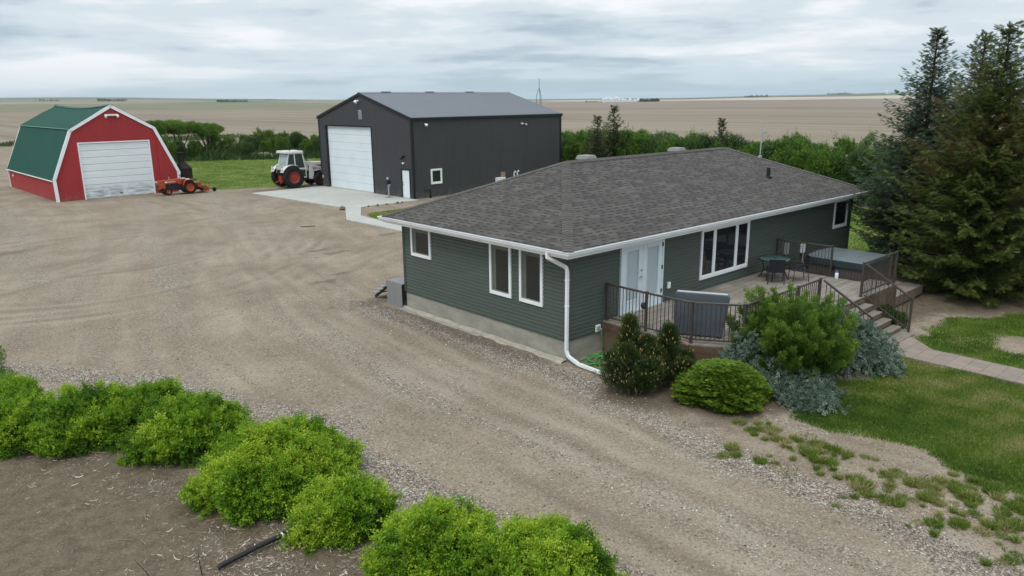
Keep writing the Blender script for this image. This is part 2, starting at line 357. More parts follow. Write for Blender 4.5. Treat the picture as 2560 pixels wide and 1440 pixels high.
        for x, y, a, b in DARKS:
            dk_ = np.maximum(dk_, np.clip(1.6 - np.hypot((Q[:, 0] - x) / a, (Q[:, 1] - y) / b) * (1 + .5 * vnoise(Q, 7, 6)), 0, .8))
        _, lat, al = ldist(Q, TRACK)
        ty_ = np.zeros(len(Q)); pl_ = np.zeros(len(Q))
        for pts, st in TYRES:
            dd, la, _a = ldist(Q, pts); wob = .12 * vnoise(Q, .8, 15)
            for off in (-1.3, -.42, .45, 1.25): pl_ = np.maximum(pl_, 1.0 * st * np.exp(-((la + off + wob) / .17) ** 2) * (dd < 4) * np.clip(.4 + .9 * vnoise(Q, .6, 18), 0, 1))
            for off in (-.85, .85): ty_ = np.maximum(ty_, 1.0 * st * np.exp(-((la + off + wob) / .19) ** 2) * (dd < 4) * np.clip(.6 + .7 * vnoise(Q, .7, 16), 0, 1))
        Z = 0.012 * vnoise(Q, .5, 1) + 0.006 * vnoise(Q, 2.5, 2) + np.clip(soil, 0, .4) * 0.03
        nearh = np.minimum(sdf(Q, [(-.6, -.6), (18.5, -.6), (18.5, 8.4), (-.6, 8.4)]), .5); Z = np.where(nearh > 0, 0, Z)
        Z -= 0.02 * np.clip(Q[:, 0] * 0 + 1, 0, 1)
        me = bpy.data.meshes.new('ground'); me.vertices.add(len(Q)); me.vertices.foreach_set('co', np.column_stack([Q, Z]).astype(np.float32).ravel())
        i = np.arange((nx - 1) * (ny - 1)); r, c = i // (nx - 1), i % (nx - 1); a = r * nx + c
        F = np.stack([a, a + 1, a + 1 + nx, a + nx], 1); ctr = Q[F].mean(1); F = F[keep(ctr)]
        me.loops.add(F.size); me.loops.foreach_set('vertex_index', F.astype(np.int32).ravel()); me.polygons.add(len(F))
        me.polygons.foreach_set('loop_start', np.arange(0, F.size, 4, dtype=np.int32)); me.polygons.foreach_set('loop_total', np.full(len(F), 4, np.int32))
        for nm, v in (('grass', np.clip(lw, -3, 3)), ('soil', np.clip(soil, -3, 3)), ('coarse', co_), ('dark', dk_), ('tyre', ty_), ('pale', pl_)):
            me.attributes.new(nm, 'FLOAT', 'POINT').data.foreach_set('value', v.astype(np.float32))
        me.attributes.new('track', 'FLOAT_VECTOR', 'POINT').data.foreach_set('vector', np.column_stack([lat, al, lat * 0]).astype(np.float32).ravel())
        me.polygons.foreach_set('use_smooth', [True] * len(F)); me.update(); me.validate(); me.materials.append(m.m)
        return me
    near = sheet(-16, 16, -14, 22, 0.12, lambda c: np.ones(len(c), bool))
    def far_keep(c):
        x, y = c.T; wob = 1.2 * vnoise(c, .15, 9)
        k = np.where(x < 6, y < 151 + wob, np.where(y > 45, y < 93 + wob, True)) & (x < 45 + wob * .5)
        return k & ~((x > -16) & (x < 16) & (y > -14) & (y < 22))
    far = sheet(-60, 48, -32, 154, 0.5, far_keep)
    for me in (near, far): tag(link(bpy.data.objects.new('ground', me)), kind='structure')
ground()

# ------------------------------------------------------------------ open fields out to the horizon (polar rings round the farm)
FC = V(-14.35, -13.48)
def azi(px): return math.atan2(_f[1], _f[0]) - math.atan((px - 1280) / 1853.7 * 0.969)
_AZ = [azi(p) for p in (-3000, -200, 140, 330, 560, 820, 1280, 1400, 1700, 2240, 2600, 5000)]
_RA = [620, 800, 880, 905, 790, 765, 640, 565, 540, 500, 480, 420]            # field edge with the grassy verge
_SK = [45, 55, 54, 50, 34, 17, 4, 2, 3, 33, 42, 40]                           # how high the plain climbs by 7 km
def interp(a, ys): return np.interp(-a, [-q for q in _AZ], ys)
def terrain(a, r):
    sk = interp(a, _SK); t = np.clip((r - 900) / 6300, 0, 1)
    return sk * (t * 0.55 + 0.45 * t ** 2) + np.where(r > 1000, 1.6 * np.sin(a * 31 + r / 700) * np.clip((r - 1000) / 3000, 0, 1), 0) - 0.12
def field_mat(name, cols, stripe=0.35, ang=0.0, sx=0.02, green=None):
    m = Mat(name, 0.95, 0.1); P = m.pos()
    mp = m.n('ShaderNodeMapping'); mp.inputs['Rotation'].default_value = (0, 0, ang); mp.inputs['Scale'].default_value = (sx, sx * 0.03, 1); m.L(P, mp.inputs[0])
    s = m.noise(1.0, 6, 0.68, mp.outputs[0]); b = m.noise(0.006, 5, 0.6, P); f = m.noise(0.25, 4, 0.7, P)
    v = m.math('ADD', m.math('MULTIPLY', s, stripe), m.math('ADD', m.math('MULTIPLY', b, (1 - stripe) * .75), m.math('MULTIPLY', f, (1 - stripe) * .25)))
    c = m.ramp(v, (0.36, cols[0]), (0.5, cols[1]), (0.62, cols[2]))
    if green is not None: c = m.mix(m.rng(m.noise(0.0016, 4, 0.6, P), 0.5, 0.58), c, green)
    m.color(c); m.bump(f, 0.2, 0.2); return m.m
def ring(name, rin, rout, a0, a1, mat, na=160, nr=24):
    a = np.linspace(a0, a1, na); t = np.linspace(0, 1, nr)
    ri, ro = rin(a), rout(a); R_ = ri[None] * (ro / ri)[None] ** t[:, None]; A = np.broadcast_to(a, R_.shape)
    X = FC[0] + R_ * np.cos(A); Y = FC[1] + R_ * np.sin(A); Z = terrain(A, R_)
    mb = MB(); idx = lambda i, j: i * na + j
    mb.add(np.stack([X.ravel(), Y.ravel(), Z.ravel()], 1), [(idx(i, j), idx(i, j + 1), idx(i + 1, j + 1), idx(i + 1, j)) for i in range(nr - 1) for j in range(na - 1)])
    o = mb.build(name, mat, smooth=False); tag(o, kind='structure')
    o.data.polygons.foreach_set('use_smooth', [True] * len(o.data.polygons))
    return o
F_tan = field_mat('field_tan', ((0.142, 0.114, 0.084), (0.224, 0.186, 0.140), (0.275, 0.232, 0.178)), 0.66, -0.62, 0.10)
F_grey = field_mat('field_grey', ((0.19, 0.155, 0.125), (0.225, 0.185, 0.150), (0.26, 0.22, 0.18)), 0.3, -0.6, 0.02)
F_green = field_mat('field_green', ((0.150, 0.148, 0.090), (0.178, 0.175, 0.108), (0.205, 0.19, 0.125)), 0.3, 0.2, 0.01)
F_pale = field_mat('field_pale', ((0.36, 0.305, 0.235), (0.42, 0.37, 0.29), (0.48, 0.43, 0.35)), 0.3, 0.2, 0.006)
F_far = field_mat('field_far', ((0.20, 0.17, 0.13), (0.26, 0.22, 0.17), (0.30, 0.27, 0.20)), 0.2, 0.2, 0.003, green=(0.10, 0.14, 0.07))
F_hill = field_mat('hill', ((0.10, 0.11, 0.08), (0.15, 0.15, 0.10), (0.24, 0.21, 0.15)), 0.2, 0.5, 0.002, green=(0.09, 0.12, 0.07))
_A0, _A1, _AM = azi(5000), azi(-3000), azi(1150)
RA = lambda a: interp(a, _RA)
RV = lambda a: interp(a, _RA) + 9
RB = lambda a: interp(a, [2000, 2000, 2000, 2050, 2100, 2300, 2500, 1900, 1750, 1550, 1500, 1400])
RC = lambda a: interp(a, [4200, 4200, 4200, 4200, 4300, 4300, 3600, 3000, 3000, 3300, 3300, 3300])
ring('field', lambda a: 0 * a + 9, RA, 0, 2 * math.pi, F_tan, 400, 60) if False else None
def disc():
    a = np.linspace(0, 2 * math.pi, 361); 
    aa = np.where(a > math.pi * 1.3, a - 2 * math.pi, a)
    mb = MB(); rr = np.concatenate([[8], np.geomspace(25, 1, 1) * 0 + 60, np.geomspace(90, 400, 10)])
    vs = []; na = len(a)
    for r in rr:
        for q in a: vs.append((FC[0] + r * math.cos(q), FC[1] + r * math.sin(q), -0.14))
    for q, qq in zip(a, aa):
        r = RA(np.array([qq]))[0]; vs.append((FC[0] + r * math.cos(q), FC[1] + r * math.sin(q), -0.12))
    n = len(rr) + 1
    fs = [(i * na + j, i * na + j + 1, (i + 1) * na + j + 1, (i + 1) * na + j) for i in range(n - 1) for j in range(na - 1)]
    fs.append(tuple(range(na - 2, -1, -1)))
    tag(mb.add(vs, fs).build('field', F_tan), kind='structure')
disc()
M_verge = field_mat('verge', ((0.05, 0.062, 0.024), (0.085, 0.095, 0.035), (0.14, 0.13, 0.06)), 0.3, 0.2, 0.05)
ring('grass_verge', RA, RV, _A0, _A1, M_verge, 160, 3)
ring('field', RV, RB, _AM, _A1, F_green, 90, 16)
ring('field', RV, RB, _A0, _AM, F_grey, 90, 16)
ring('field', RB, RC, _AM, _A1, F_far, 90, 16)
ring('field', RB, RC, _A0, _AM, F_pale, 90, 16)
ring('hills', RC, lambda a: 0 * a + 7200, _A0, _A1, F_hill, 200, 20)
ring('hills', lambda a: 0 * a + 7200, lambda a: 0 * a + 12000, _A0, _A1, F_hill, 200, 6)

# concrete apron and walk, paver path
def slab(name, poly, z0, z1, mat, bevel=0.015):
    o = MB().prism([(x, y, z0) for x, y in poly], (0, 0, z1 - z0)).build(name, mat, bevel=bevel); return tag(o, kind='structure')
slab('concrete_pad', [(10.39, 44.4), (11.32, 31.42), (12.33, 31.0), (17.25, 31.15), (17.1, 44.75)], -.1, .055, M_conc)
slab('concrete_path', [(11.30, 31.40), (8.76, 26.9), (8.85, 21.2), (9.0, 9.2), (9.95, 9.2), (9.75, 22.3), (10.28, 27.7), (12.30, 30.99)], -.1, .045, M_conc)
def pavers():
    m = Mat('concrete_pavers', 0.9, 0.2); P = m.pos()
    b = m.n('ShaderNodeTexBrick'); b.inputs['Scale'].default_value = 1.0; b.inputs['Mortar Size'].default_value = 0.012; b.inputs['Mortar Smooth'].default_value = 0.4
    b.inputs['Brick Width'].default_value = 0.41; b.inputs['Row Height'].default_value = 0.41; b.offset = 0.5; b.inputs['Bias'].default_value = 0.0
    b.inputs['Color1'].default_value = (0.270, 0.215, 0.180, 1); b.inputs['Color2'].default_value = (0.225, 0.190, 0.168, 1); b.inputs['Mortar'].default_value = (0.13, 0.105, 0.08, 1)
    m.L(P, b.inputs['Vector']); m.color(m.mix(m.rng(m.noise(3, 5), .35, .7, 0, .5), b.outputs[0], (0.30, 0.25, 0.205)))
    m.bump(b.outputs[1], -0.5, 0.02)
    L = [(7.0, -5.75), (9.15, -5.75), (8.6, -6.35), (8.28, -6.7), (8.26, -24), (7.1, -24), (7.1, -6.3)]
    slab('paver_path', L, -.08, .022, m.m, 0.004)
pavers()
# ------------------------------------------------------------------ green bungalow
HL, HW, ZS, ZT = 17.63, 7.80, 0.61, 3.06
def siding_mat():
    m = Mat('green_vinyl_siding', 0.5, 0.3); P = m.pos((0.5, 0.5, 6)); a = m.noise(1.4, 4, 0.6, P); b = m.noise(60, 2, 0.5)
    m.color(m.ramp(m.math('ADD', m.math('MULTIPLY', a, .8), m.math('MULTIPLY', b, .2)), (0.3, (0.068, 0.088, 0.075)), (0.7, (0.086, 0.108, 0.094)))); m.bump(b, .06, .003); return m.m
M_siding = siding_mat()
def shingles(name, cap=False):
    m = Mat(name, 0.92, 0.12); uv = m.n('ShaderNodeUVMap'); sp = m.n('ShaderNodeSeparateXYZ'); m.L(uv.outputs[0], sp.inputs[0])
    u, v = sp.outputs[0], sp.outputs[1]
    row = m.math('FLOOR', m.math('DIVIDE', v, 0.145)); fv = m.math('FRACT', m.math('DIVIDE', v, 0.145))
    def wn(a, b):
        c = m.n('ShaderNodeCombineXYZ'); m.put(c.inputs[0], a); m.put(c.inputs[1], b)
        w = m.n('ShaderNodeTexWhiteNoise'); w.noise_dimensions = '2D'; m.L(c.outputs[0], w.inputs['Vector']); return w.outputs[0]
    off = wn(row, 3.7)
    uu = m.math('ADD', u, m.math('MULTIPLY', off, 0.9)); c1 = m.math('FLOOR', m.math('DIVIDE', uu, 0.36)); fu = m.math('FRACT', m.math('DIVIDE', uu, 0.36)); c2 = m.math('FLOOR', m.math('DIVIDE', uu, 0.95))
    r1 = wn(c1, row); r2 = wn(m.math('ADD', c1, 57.3), row); r3 = wn(c2, m.math('ADD', row, 11.1))
    shade = m.math('ADD', m.math('MULTIPLY', r1, 0.50), m.math('ADD', m.math('MULTIPLY', r3, 0.08), m.math('ADD', 0.07, m.math('MULTIPLY', m.noise(0.5, 3, .6), 0.28))))
    col = m.ramp(shade, (0.2, (0.058, 0.053, 0.049)) if not cap else (0.2, (0.086, 0.078, 0.074)), (0.5, (0.087, 0.080, 0.074)) if not cap else (0.5, (0.116, 0.106, 0.100)), (0.85, (0.133, 0.123, 0.114)))
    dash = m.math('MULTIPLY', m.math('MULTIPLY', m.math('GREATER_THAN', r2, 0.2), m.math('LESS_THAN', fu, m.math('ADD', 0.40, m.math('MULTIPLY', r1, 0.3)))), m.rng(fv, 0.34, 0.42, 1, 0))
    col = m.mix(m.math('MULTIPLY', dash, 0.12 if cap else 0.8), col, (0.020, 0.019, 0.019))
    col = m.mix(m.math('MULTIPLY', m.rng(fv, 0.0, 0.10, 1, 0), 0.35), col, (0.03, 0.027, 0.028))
    gr = m.noise(150, 2, .6); col = m.mix(0.22, col, m.ramp(gr, (0.35, (0.035, 0.033, 0.034)), (0.65, (0.135, 0.125, 0.122))))
    m.color(col)
    tab = m.math('MULTIPLY', m.math('GREATER_THAN', r2, 0.52), 0.5)
    m.bump(m.math('ADD', m.math('MULTIPLY', m.math('SUBTRACT', 1.0, fv), 0.8), m.math('ADD', tab, m.math('MULTIPLY', gr, 0.12))), 0.55, 0.018)
    return m.m
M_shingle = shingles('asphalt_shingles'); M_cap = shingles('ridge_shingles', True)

house = thing('house', 'long dark green bungalow with grey shingled hip roof and white window trim', 'house')
# foundation
f = MB().box(.02, HL - .02, .02, HW - .02, -.5, ZS + .01); f.box(-.30, .02, 3.5, HW + .05, -.5, -.0) 
f.build('foundation', M_found, house, bevel=.01)
def ledge():
    mb = MB(); pts = np.linspace(.0, HW + .1, 40); prev = None
    for y in pts:
        w = .13 + .05 * math.sin(y * 3.1) + .04 * math.sin(y * 7.7 + 1); h = .035 + .012 * math.sin(y * 5)
        cur = [(-w - .1, y, -.05), (-w, y, h * .6), (-.005, y, h + .02)]
        if prev: mb.quad(prev[0], cur[0], cur[1], prev[1]); mb.quad(prev[1], cur[1], cur[2], prev[2])
        prev = cur
    mb.build('footing', worn('rough_mortar', (0.36, 0.335, 0.275), .2, 5, .95, .1), house)
ledge()
def lap(a, b, n):
    """dutch-lap courses on the vertical rectangle from a to b (2-D points), outward normal n"""
    mb = MB(); k = 22; h = (ZT - ZS) / k
    P = lambda q, o, z: (q[0] + n[0] * o, q[1] + n[1] * o, z)
    for i in range(k):
        z = ZS + i * h
        prof = [(-.014, z), (.015, z), (.012, z + h * .60), (-.010, z + h * .82), (-.014, z + h)]
        for (o0, z0), (o1, z1) in zip(prof[:-1], prof[1:]): mb.quad(P(a, o0, z0), P(b, o0, z0), P(b, o1, z1), P(a, o1, z1))
    return mb
C = [(0, 0), (HL, 0), (HL, HW), (0, HW)]
for i, n in enumerate([(0, -1), (1, 0), (0, 1), (-1, 0)]): lap(C[i], C[(i + 1) % 4], n).build('wall', M_siding, house)
M_post = worn('corner_trim', (0.052, 0.076, 0.060), .1, 2, .5, .3)
for x, y in C:
    sx, sy = (-1 if x == 0 else 1), (-1 if y == 0 else 1)
    MB().box(x - .08 * sx, x + .03 * sx, y - .08 * sy, y + .03 * sy, ZS - .02, ZT).build('corner_post', M_post, house, bevel=.006)
MB().box(-.012, HL + .012, -.012, HW + .012, ZS - .035, ZS - .002).build('starter_strip', M_post, house)
# roof
OV, ZE, SL = .50, 3.27, .412
x0, x1, y0, y1 = -OV, HL + OV, -OV, HW + OV
hr = (y1 - y0) / 2; ZR = ZE + hr * SL; RX0, RX1 = x0 + hr + .14, x1 - hr; RY = HW / 2
E0, E1, E2, E3 = (x0, y0, ZE), (x1, y0, ZE), (x1, y1, ZE), (x0, y1, ZE); R0, R1 = (RX0, RY, ZR), (RX1, RY, ZR)
rs = math.hypot(1, SL)
roof = MB()
roof.quad(E0, E1, R1, R0, [(0, 0), (x1 - x0, 0), (RX1 - x0, hr * rs), (RX0 - x0, hr * rs)])
roof.quad(E2, E3, R0, R1, [(40, 0), (40 + x1 - x0, 0), (40 + x1 - RX0, hr * rs), (40 + x1 - RX1, hr * rs)])
w_ = y1 - y0; s0 = math.hypot(RX0 - x0, ZR - ZE); s1 = math.hypot(x1 - RX1, ZR - ZE)
roof.add((E3, E0, R0), ((0, 1, 2),), [[(80, 0), (80 + w_, 0), (80 + w_ / 2, s0)]]); roof.add((E1, E2, R1), ((0, 1, 2),), [[(100, 0), (100 + w_, 0), (100 + w_ / 2, s1)]])
for a, b in ((E0, E1), (E1, E2), (E2, E3), (E3, E0)):
    roof.quad((a[0], a[1], ZE - .012), (b[0], b[1], ZE - .012), b, a, [(0, .01), (1, .01), (1, .02), (0, .02)])
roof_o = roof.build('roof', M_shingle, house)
def caps(a, b, na, nb, name):
    """overlapping bent cap shingles along a hip or ridge; na, nb: horizontal directions away on each side with slope drop"""
    mb = MB(); a, b = V(*a), V(*b); L = np.linalg.norm(b - a); d = (b - a) / L; n = int(L / .145)
    for i in range(n):
        p0, p1 = a + d * (i * .145), a + d * min(L, (i + 1) * .145 + .05); j = random.uniform(-.006, .006)
        l0, l1 = .032, .014; c = random.uniform(0, 30)
        for s in (na, nb):
            s = V(*s) * (.165 + j)
            q = [p0 + V(0, 0, l0), p0 + s + V(0, 0, l0), p1 + s + V(0, 0, l1), p1 + V(0, 0, l1)]
            mb.quad(*q, [(c, .012), (c + .16, .012), (c + .16, .13), (c, .13)])
            mb.quad(p0 + V(0, 0, 0), p0 + s, p0 + s + V(0, 0, l0), p0 + V(0, 0, l0), [(c, 0), (c + .1, 0), (c + .1, .005), (c, .005)])
            mb.quad(p0 + s, p1 + s, p1 + s + V(0, 0, l1), p0 + s + V(0, 0, l0), [(c, 0), (c + .1, 0), (c + .1, .005), (c, .005)])
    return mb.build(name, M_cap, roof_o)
k2 = 1 / math.sqrt(2)
dn = lambda x, y: (x, y, -SL * (abs(x) + abs(y)) * (1 if abs(x) < .01 or abs(y) < .01 else 0))
caps(E0, R0, (.78, -.55, -.55 * SL * -1 * -1 + .0), (-.55, .78, -.55 * SL), 'hip_cap')
caps(E1, R1, (-.78, -.55, -.55 * SL), (.55, .78, -.55 * SL), 'hip_cap')
caps(E2, R1, (-.78, .55, -.55 * SL), (.55, -.78, -.55 * SL), 'hip_cap')
caps(E3, R0, (.78, .55, -.55 * SL), (-.55, -.78, -.55 * SL), 'hip_cap')
caps(R0, R1, (0, -1, -SL), (0, 1, -SL), 'ridge_cap')
def loop_sweep(prof, mat, name):
    mb = MB(); cor = lambda o, z: [(-o, -o, z), (HL + o, -o, z), (HL + o, HW + o, z), (-o, HW + o, z)]
    for (o0, z0), (o1, z1) in zip(prof[:-1], prof[1:]):
        A, B = cor(o0, z0), cor(o1, z1)
        for i in range(4): j = (i + 1) % 4; mb.quad(A[i], A[j], B[j], B[i])
    return mb.build(name, mat, house)
loop_sweep([(.015, 3.055), (.475, 3.055), (.475, 3.255)], M_white, 'soffit')
loop_sweep([(.477, 3.245), (.483, 3.145), (.575, 3.145), (.598, 3.19), (.602, 3.225), (.625, 3.255), (.618, 3.262), (.606, 3.25)], M_white, 'gutter')
# downspout: from the gutter to the corner, down the wall, out over the gravel
ds = MB()
path = [(-.54, .22, 3.16), (-.54, .22, 3.02), (-.09, -.05, 2.72), (-.075, -.075, 2.60), (-.075, -.075, .33), (-.08, -.16, .2), (-.085, -.55, .075), (-.07, -1.42, .045)]
for a, b in zip(path[:-1], path[1:]): ds.bar(a, b, .075, .095, (1, 0, .02) if abs(a[2] - b[2]) > .25 and a[2] > 2.9 or a[0] == b[0] else (0, 0, 1))
for p in path[1:-1]: ds.lathe([(0, -.052), (.052, -.03), (.052, .03), (0, .052)], p, (0, 0, 1), 10, False)
for z in (1.62, 2.35): ds.box(-.125, -.02, -.125, -.015, z, z + .03)
ds.build('downspout', M_white, house, bevel=.008)
# roof vents behind the ridge, plumbing stack
M_vent = worn('grey_vent_plastic', (0.23, 0.228, 0.222), .1, 3, .6, .3)
def box_vent(x, y, s=1.0):
    z = ZR - SL * (y - RY); mb = MB(); q = .2 * s
    mb.hexa([(x - q, y - q, z - .15), (x + q, y - q, z - .15), (x + q, y + q, z - .25), (x - q, y + q, z - .25), (x - q * .85, y - q * .85, z + .14 * s), (x + q * .85, y - q * .85, z + .14 * s), (x + q * .85, y + q * .85, z + .14 * s), (x - q * .85, y + q * .85, z + .14 * s)])
    b = 1.25 * q; mb.hexa([(x - b, y - b, z + .14 * s), (x + b, y - b, z + .14 * s), (x + b, y + b, z + .14 * s), (x - b, y + b, z + .14 * s), (x - b * .8, y - b * .8, z + .27 * s), (x + b * .8, y - b * .8, z + .27 * s), (x + b * .8, y + b * .8, z + .27 * s), (x - b * .8, y + b * .8, z + .27 * s)])
    mb.build('roof_vent', M_vent, roof_o, bevel=.02)
box_vent(5.62, 4.4, 1.15); box_vent(11.05, 4.4, 1.15); box_vent(9.85, 4.75, .8); box_vent(13.4, 4.45, .65)
pz = ZE + SL * (1.42 + OV)
MB().lathe([(.16, -.03), (.15, .03), (.075, .06), (.07, .36), (.055, .36), (.05, .2)], (13.03, 1.42, pz), (0, 0, 1), 14).build('vent_pipe', M_black, roof_o, smooth=True)
# windows -----------------------------------------------------------------
def window(parent, o, e, n, w, h, mull=(), out=.055, fr=.085, sill=True, screen=None, mat=M_white):
    """o: lower left corner of the opening (outer trim), e: direction along the wall, n: outward normal; mull: mullion centres"""
    o, e, n = V(*o), V(*e), V(*n); u = V(0, 0, 1)
    root = bpy.data.objects.new('window', None); link(root, parent)
    root.empty_display_size = .2
    def blk(mb, a0, a1, z0, z1, d0, d1):
        mb.hexa([o + e * a + n * d + u * z for a, d, z in ((a0, d1, z0), (a1, d1, z0), (a1, d0, z0), (a0, d0, z0), (a0, d1, z1), (a1, d1, z1), (a1, d0, z1), (a0, d0, z1))])
    fm = MB()
    blk(fm, 0, fr, 0, h, -.02, out); blk(fm, w - fr, w, 0, h, -.02, out); blk(fm, fr, w - fr, h - fr, h, -.02, out)
    blk(fm, fr, w - fr, 0, fr * 1.25, -.02, out)
    for c in mull: blk(fm, c - .05, c + .05, fr * 1.25, h - fr, -.02, out - .004)
    fm.build('frame', mat, root, bevel=.006)
    edges = [fr] + [q for c in mull for q in (c - .05, c + .05)] + [w - fr]
    for i in range(0, len(edges), 2):
        a, b = edges[i], edges[i + 1]; sm = MB(); t = .035
        blk(sm, a, a + t, fr * 1.25, h - fr, -.015, out - .018); blk(sm, b - t, b, fr * 1.25, h - fr, -.015, out - .018)
        blk(sm, a + t, b - t, h - fr - t, h - fr, -.015, out - .018); blk(sm, a + t, b - t, fr * 1.25, fr * 1.25 + t, -.015, out - .018)
        sm.build('sash', mat if screen is None else screen, root)
        pm = MB(); blk(pm, a + t, b - t, fr * 1.25 + t, h - fr - t, -.012, out - .036); pm.build('pane', M_glass, root)
        if screen is not None:
            cm_ = MB(); blk(cm_, a + t, a + t + .16, fr * 1.25 + t, h - fr - t, -.012, out - .033); cm_.build('curtain', M_curtain, root)
            cm_ = MB(); blk(cm_, a + t + .16, b - t, h - fr - t - .10, h - fr - t, -.012, out - .033); cm_.build('blind', M_curtain, root)
    return root
M_sash = worn('green_tinted_sash', (0.20, 0.235, 0.20), .1, 2, .5, .3)
M_curtain = worn('curtain_behind_glass', (.11, .125, .11), .15, 3, .15, .5)
X_, Y_ = (1, 0, 0), (0, -1, 0)
window(house, (6.36, 0, 1.25), X_, Y_, 2.97, 1.72, (.80, 2.17))
window(house, (16.0, 0, 1.79), X_, Y_, 1.24, 1.20, ())
L_, NX = (0, -1, 0), (-1, 0, 0)
window(house, (0, 7.30, 1.97), L_, NX, 1.12, 1.06, (), screen=M_sash)
window(house, (0, 3.19, 1.40), L_, NX, .96, 1.63, (), screen=M_sash)
window(house, (0, 1.87, 1.40), L_, NX, .96, 1.63, (), screen=M_sash)
# french doors
def french():
    d = bpy.data.objects.new('french_door', None); link(d, house)
    fm = MB(); X0, X1, Z0, Z1 = 2.225, 4.29, .90, 3.03
    fm.box(X0, X0 + .07, -.075, .02, Z0, Z1); fm.box(X1 - .07, X1, -.075, .02, Z0, Z1); fm.box(X0 + .07, X1 - .07, -.075, .02, Z1 - .08, Z1); fm.box(X0 + .07, X1 - .07, -.07, .02, Z0, Z0 + .05)
    fm.build('frame', M_door, d, bevel=.006)
    mid = (X0 + X1) / 2
    for a, b in ((X0 + .075, mid - .005), (mid + .005, X1 - .075)):
        leaf = MB(); g = .17; zb, zt = Z0 + .32, Z1 - .23
        leaf.box(a, a + g, -.055, 0, Z0 + .055, Z1 - .085); leaf.box(b - g, b, -.055, 0, Z0 + .055, Z1 - .085)
        leaf.box(a + g, b - g, -.055, 0, Z0 + .055, zb); leaf.box(a + g, b - g, -.055, 0, zt, Z1 - .085)
        lf = leaf.build('door_leaf', M_door, d, bevel=.005)
        tr = MB(); t = .03
        tr.box(a + g, a + g + t, -.068, -.01, zb, zt); tr.box(b - g - t, b - g, -.068, -.01, zb, zt); tr.box(a + g + t, b - g - t, -.068, -.01, zb, zb + t); tr.box(a + g + t, b - g - t, -.068, -.01, zt - t, zt)
        tr.build('lite_trim', M_door, d, bevel=.004)
        bl = MB(); k = 46; hh = (zt - zb - .06) / k
        for i in range(k):
            z = zb + .03 + i * hh; bl.quad((a + g + t, -.026, z), (b - g - t, -.026, z), (b - g - t, -.018, z + hh * .92), (a + g + t, -.018, z + hh * .92))
        bl.box(a + g + t, b - g - t, -.014, -.01, zb + .02, zt - .02)
        bl.build('blind', worn('pale_blind', (0.40, 0.475, 0.50), .08, 1, .3, .5), d)
    hx = mid - .07; kp = [(.034, 0), (.034, .02), (.02, .03), (.028, .05), (.0, .06)]
    MB().lathe(kp, (hx, -.055, Z0 + 1.22), (0, -1, 0), 12).build('lock', M_galv, d, smooth=True)
    hd = MB().lathe(kp, (hx, -.055, Z0 + 1.02), (0, -1, 0), 12); hd.box(hx - .13, hx + .01, -.125, -.1, Z0 + 1.0, Z0 + 1.03); hd.build('handle', M_galv, d, smooth=True)
    for z in (Z0 + .35, Z0 + 1.1, Z1 - .32): MB().box(X1 - .095, X1 - .06, -.085, -.05, z, z + .12).build('hinge', M_black, d)
    MB().box(X0 - .02, X1 + .02, -.16, .0, Z0 - .03, Z0 + .01).build('threshold', M_galv, d, bevel=.005)
french()
def wall_box(x, z, w, h, d, mat, name, y=0):
    return MB().box(x - w / 2, x + w / 2, y - d, y, z - h / 2, z + h / 2).build(name, mat, house, bevel=.008)
ob = wall_box(1.29, .70, .2, .2, .05, M_white, 'outdoor_tap')
MB().box(1.24, 1.34, -.056, -.05, .65, .75).build('tap_recess', worn('tap_recess', (.25, .25, .25), .3, 9), ob)
MB().lathe([(.02, 0), (.02, .07), (.045, .07), (.045, .09), (.0, .09)], (1.31, -.05, .68), (0, -1, 0), 10).build('spigot', M_galv, ob, smooth=True)
wall_box(4.66, 1.39, .13, .2, .06, M_white, 'power_outlet')
eb = wall_box(12.12, 1.52, .26, .42, .1, M_galv, 'disconnect_box'); 
eb2 = wall_box(13.45, 1.35, .24, .36, .1, M_white, 'disconnect_box')
MB().tube([(13.45, -.07, 1.2), (13.45, -.07, .9), (13.2, -.3, .75), (12.6, -.6, .66)], .03, 8).build('conduit', M_galv, eb2, smooth=True)
MB().tube([(12.12, -.07, 1.32), (12.12, -.07, .9)], .022, 8).build('conduit', M_galv, eb, smooth=True)

# tv mast on the far hip of the roof
def mast():
    b = V(14.72, 2.78, 4.69)
    t = thing('antenna_mast', 'thin galvanised antenna mast leaning above the far end of the shingled house roof', 'antenna', tuple(b))
    MB().tube([(0, 0, -.05), (.02, .0, .7), (.05, 0, 1.42)], .026, 8).build('pole', M_galv, t, smooth=True)
    MB().box(-.09, .09, -.05, .05, -.06, .05).build('base_bracket', M_galv, t, bevel=.01)
    m = MB(); m.bar((.03, -.16, 1.0), (.03, .16, 1.0), .02, .02); m.lathe([(.0, 0), (.05, .0), (.05, .12), (0, .12)], (.03, -.14, .95), (0, 0, 1), 8); m.bar((.035, -.12, 1.16), (.04, .1, 1.16), .012, .012)
    m.build('receiver', M_galv, t)
mast()

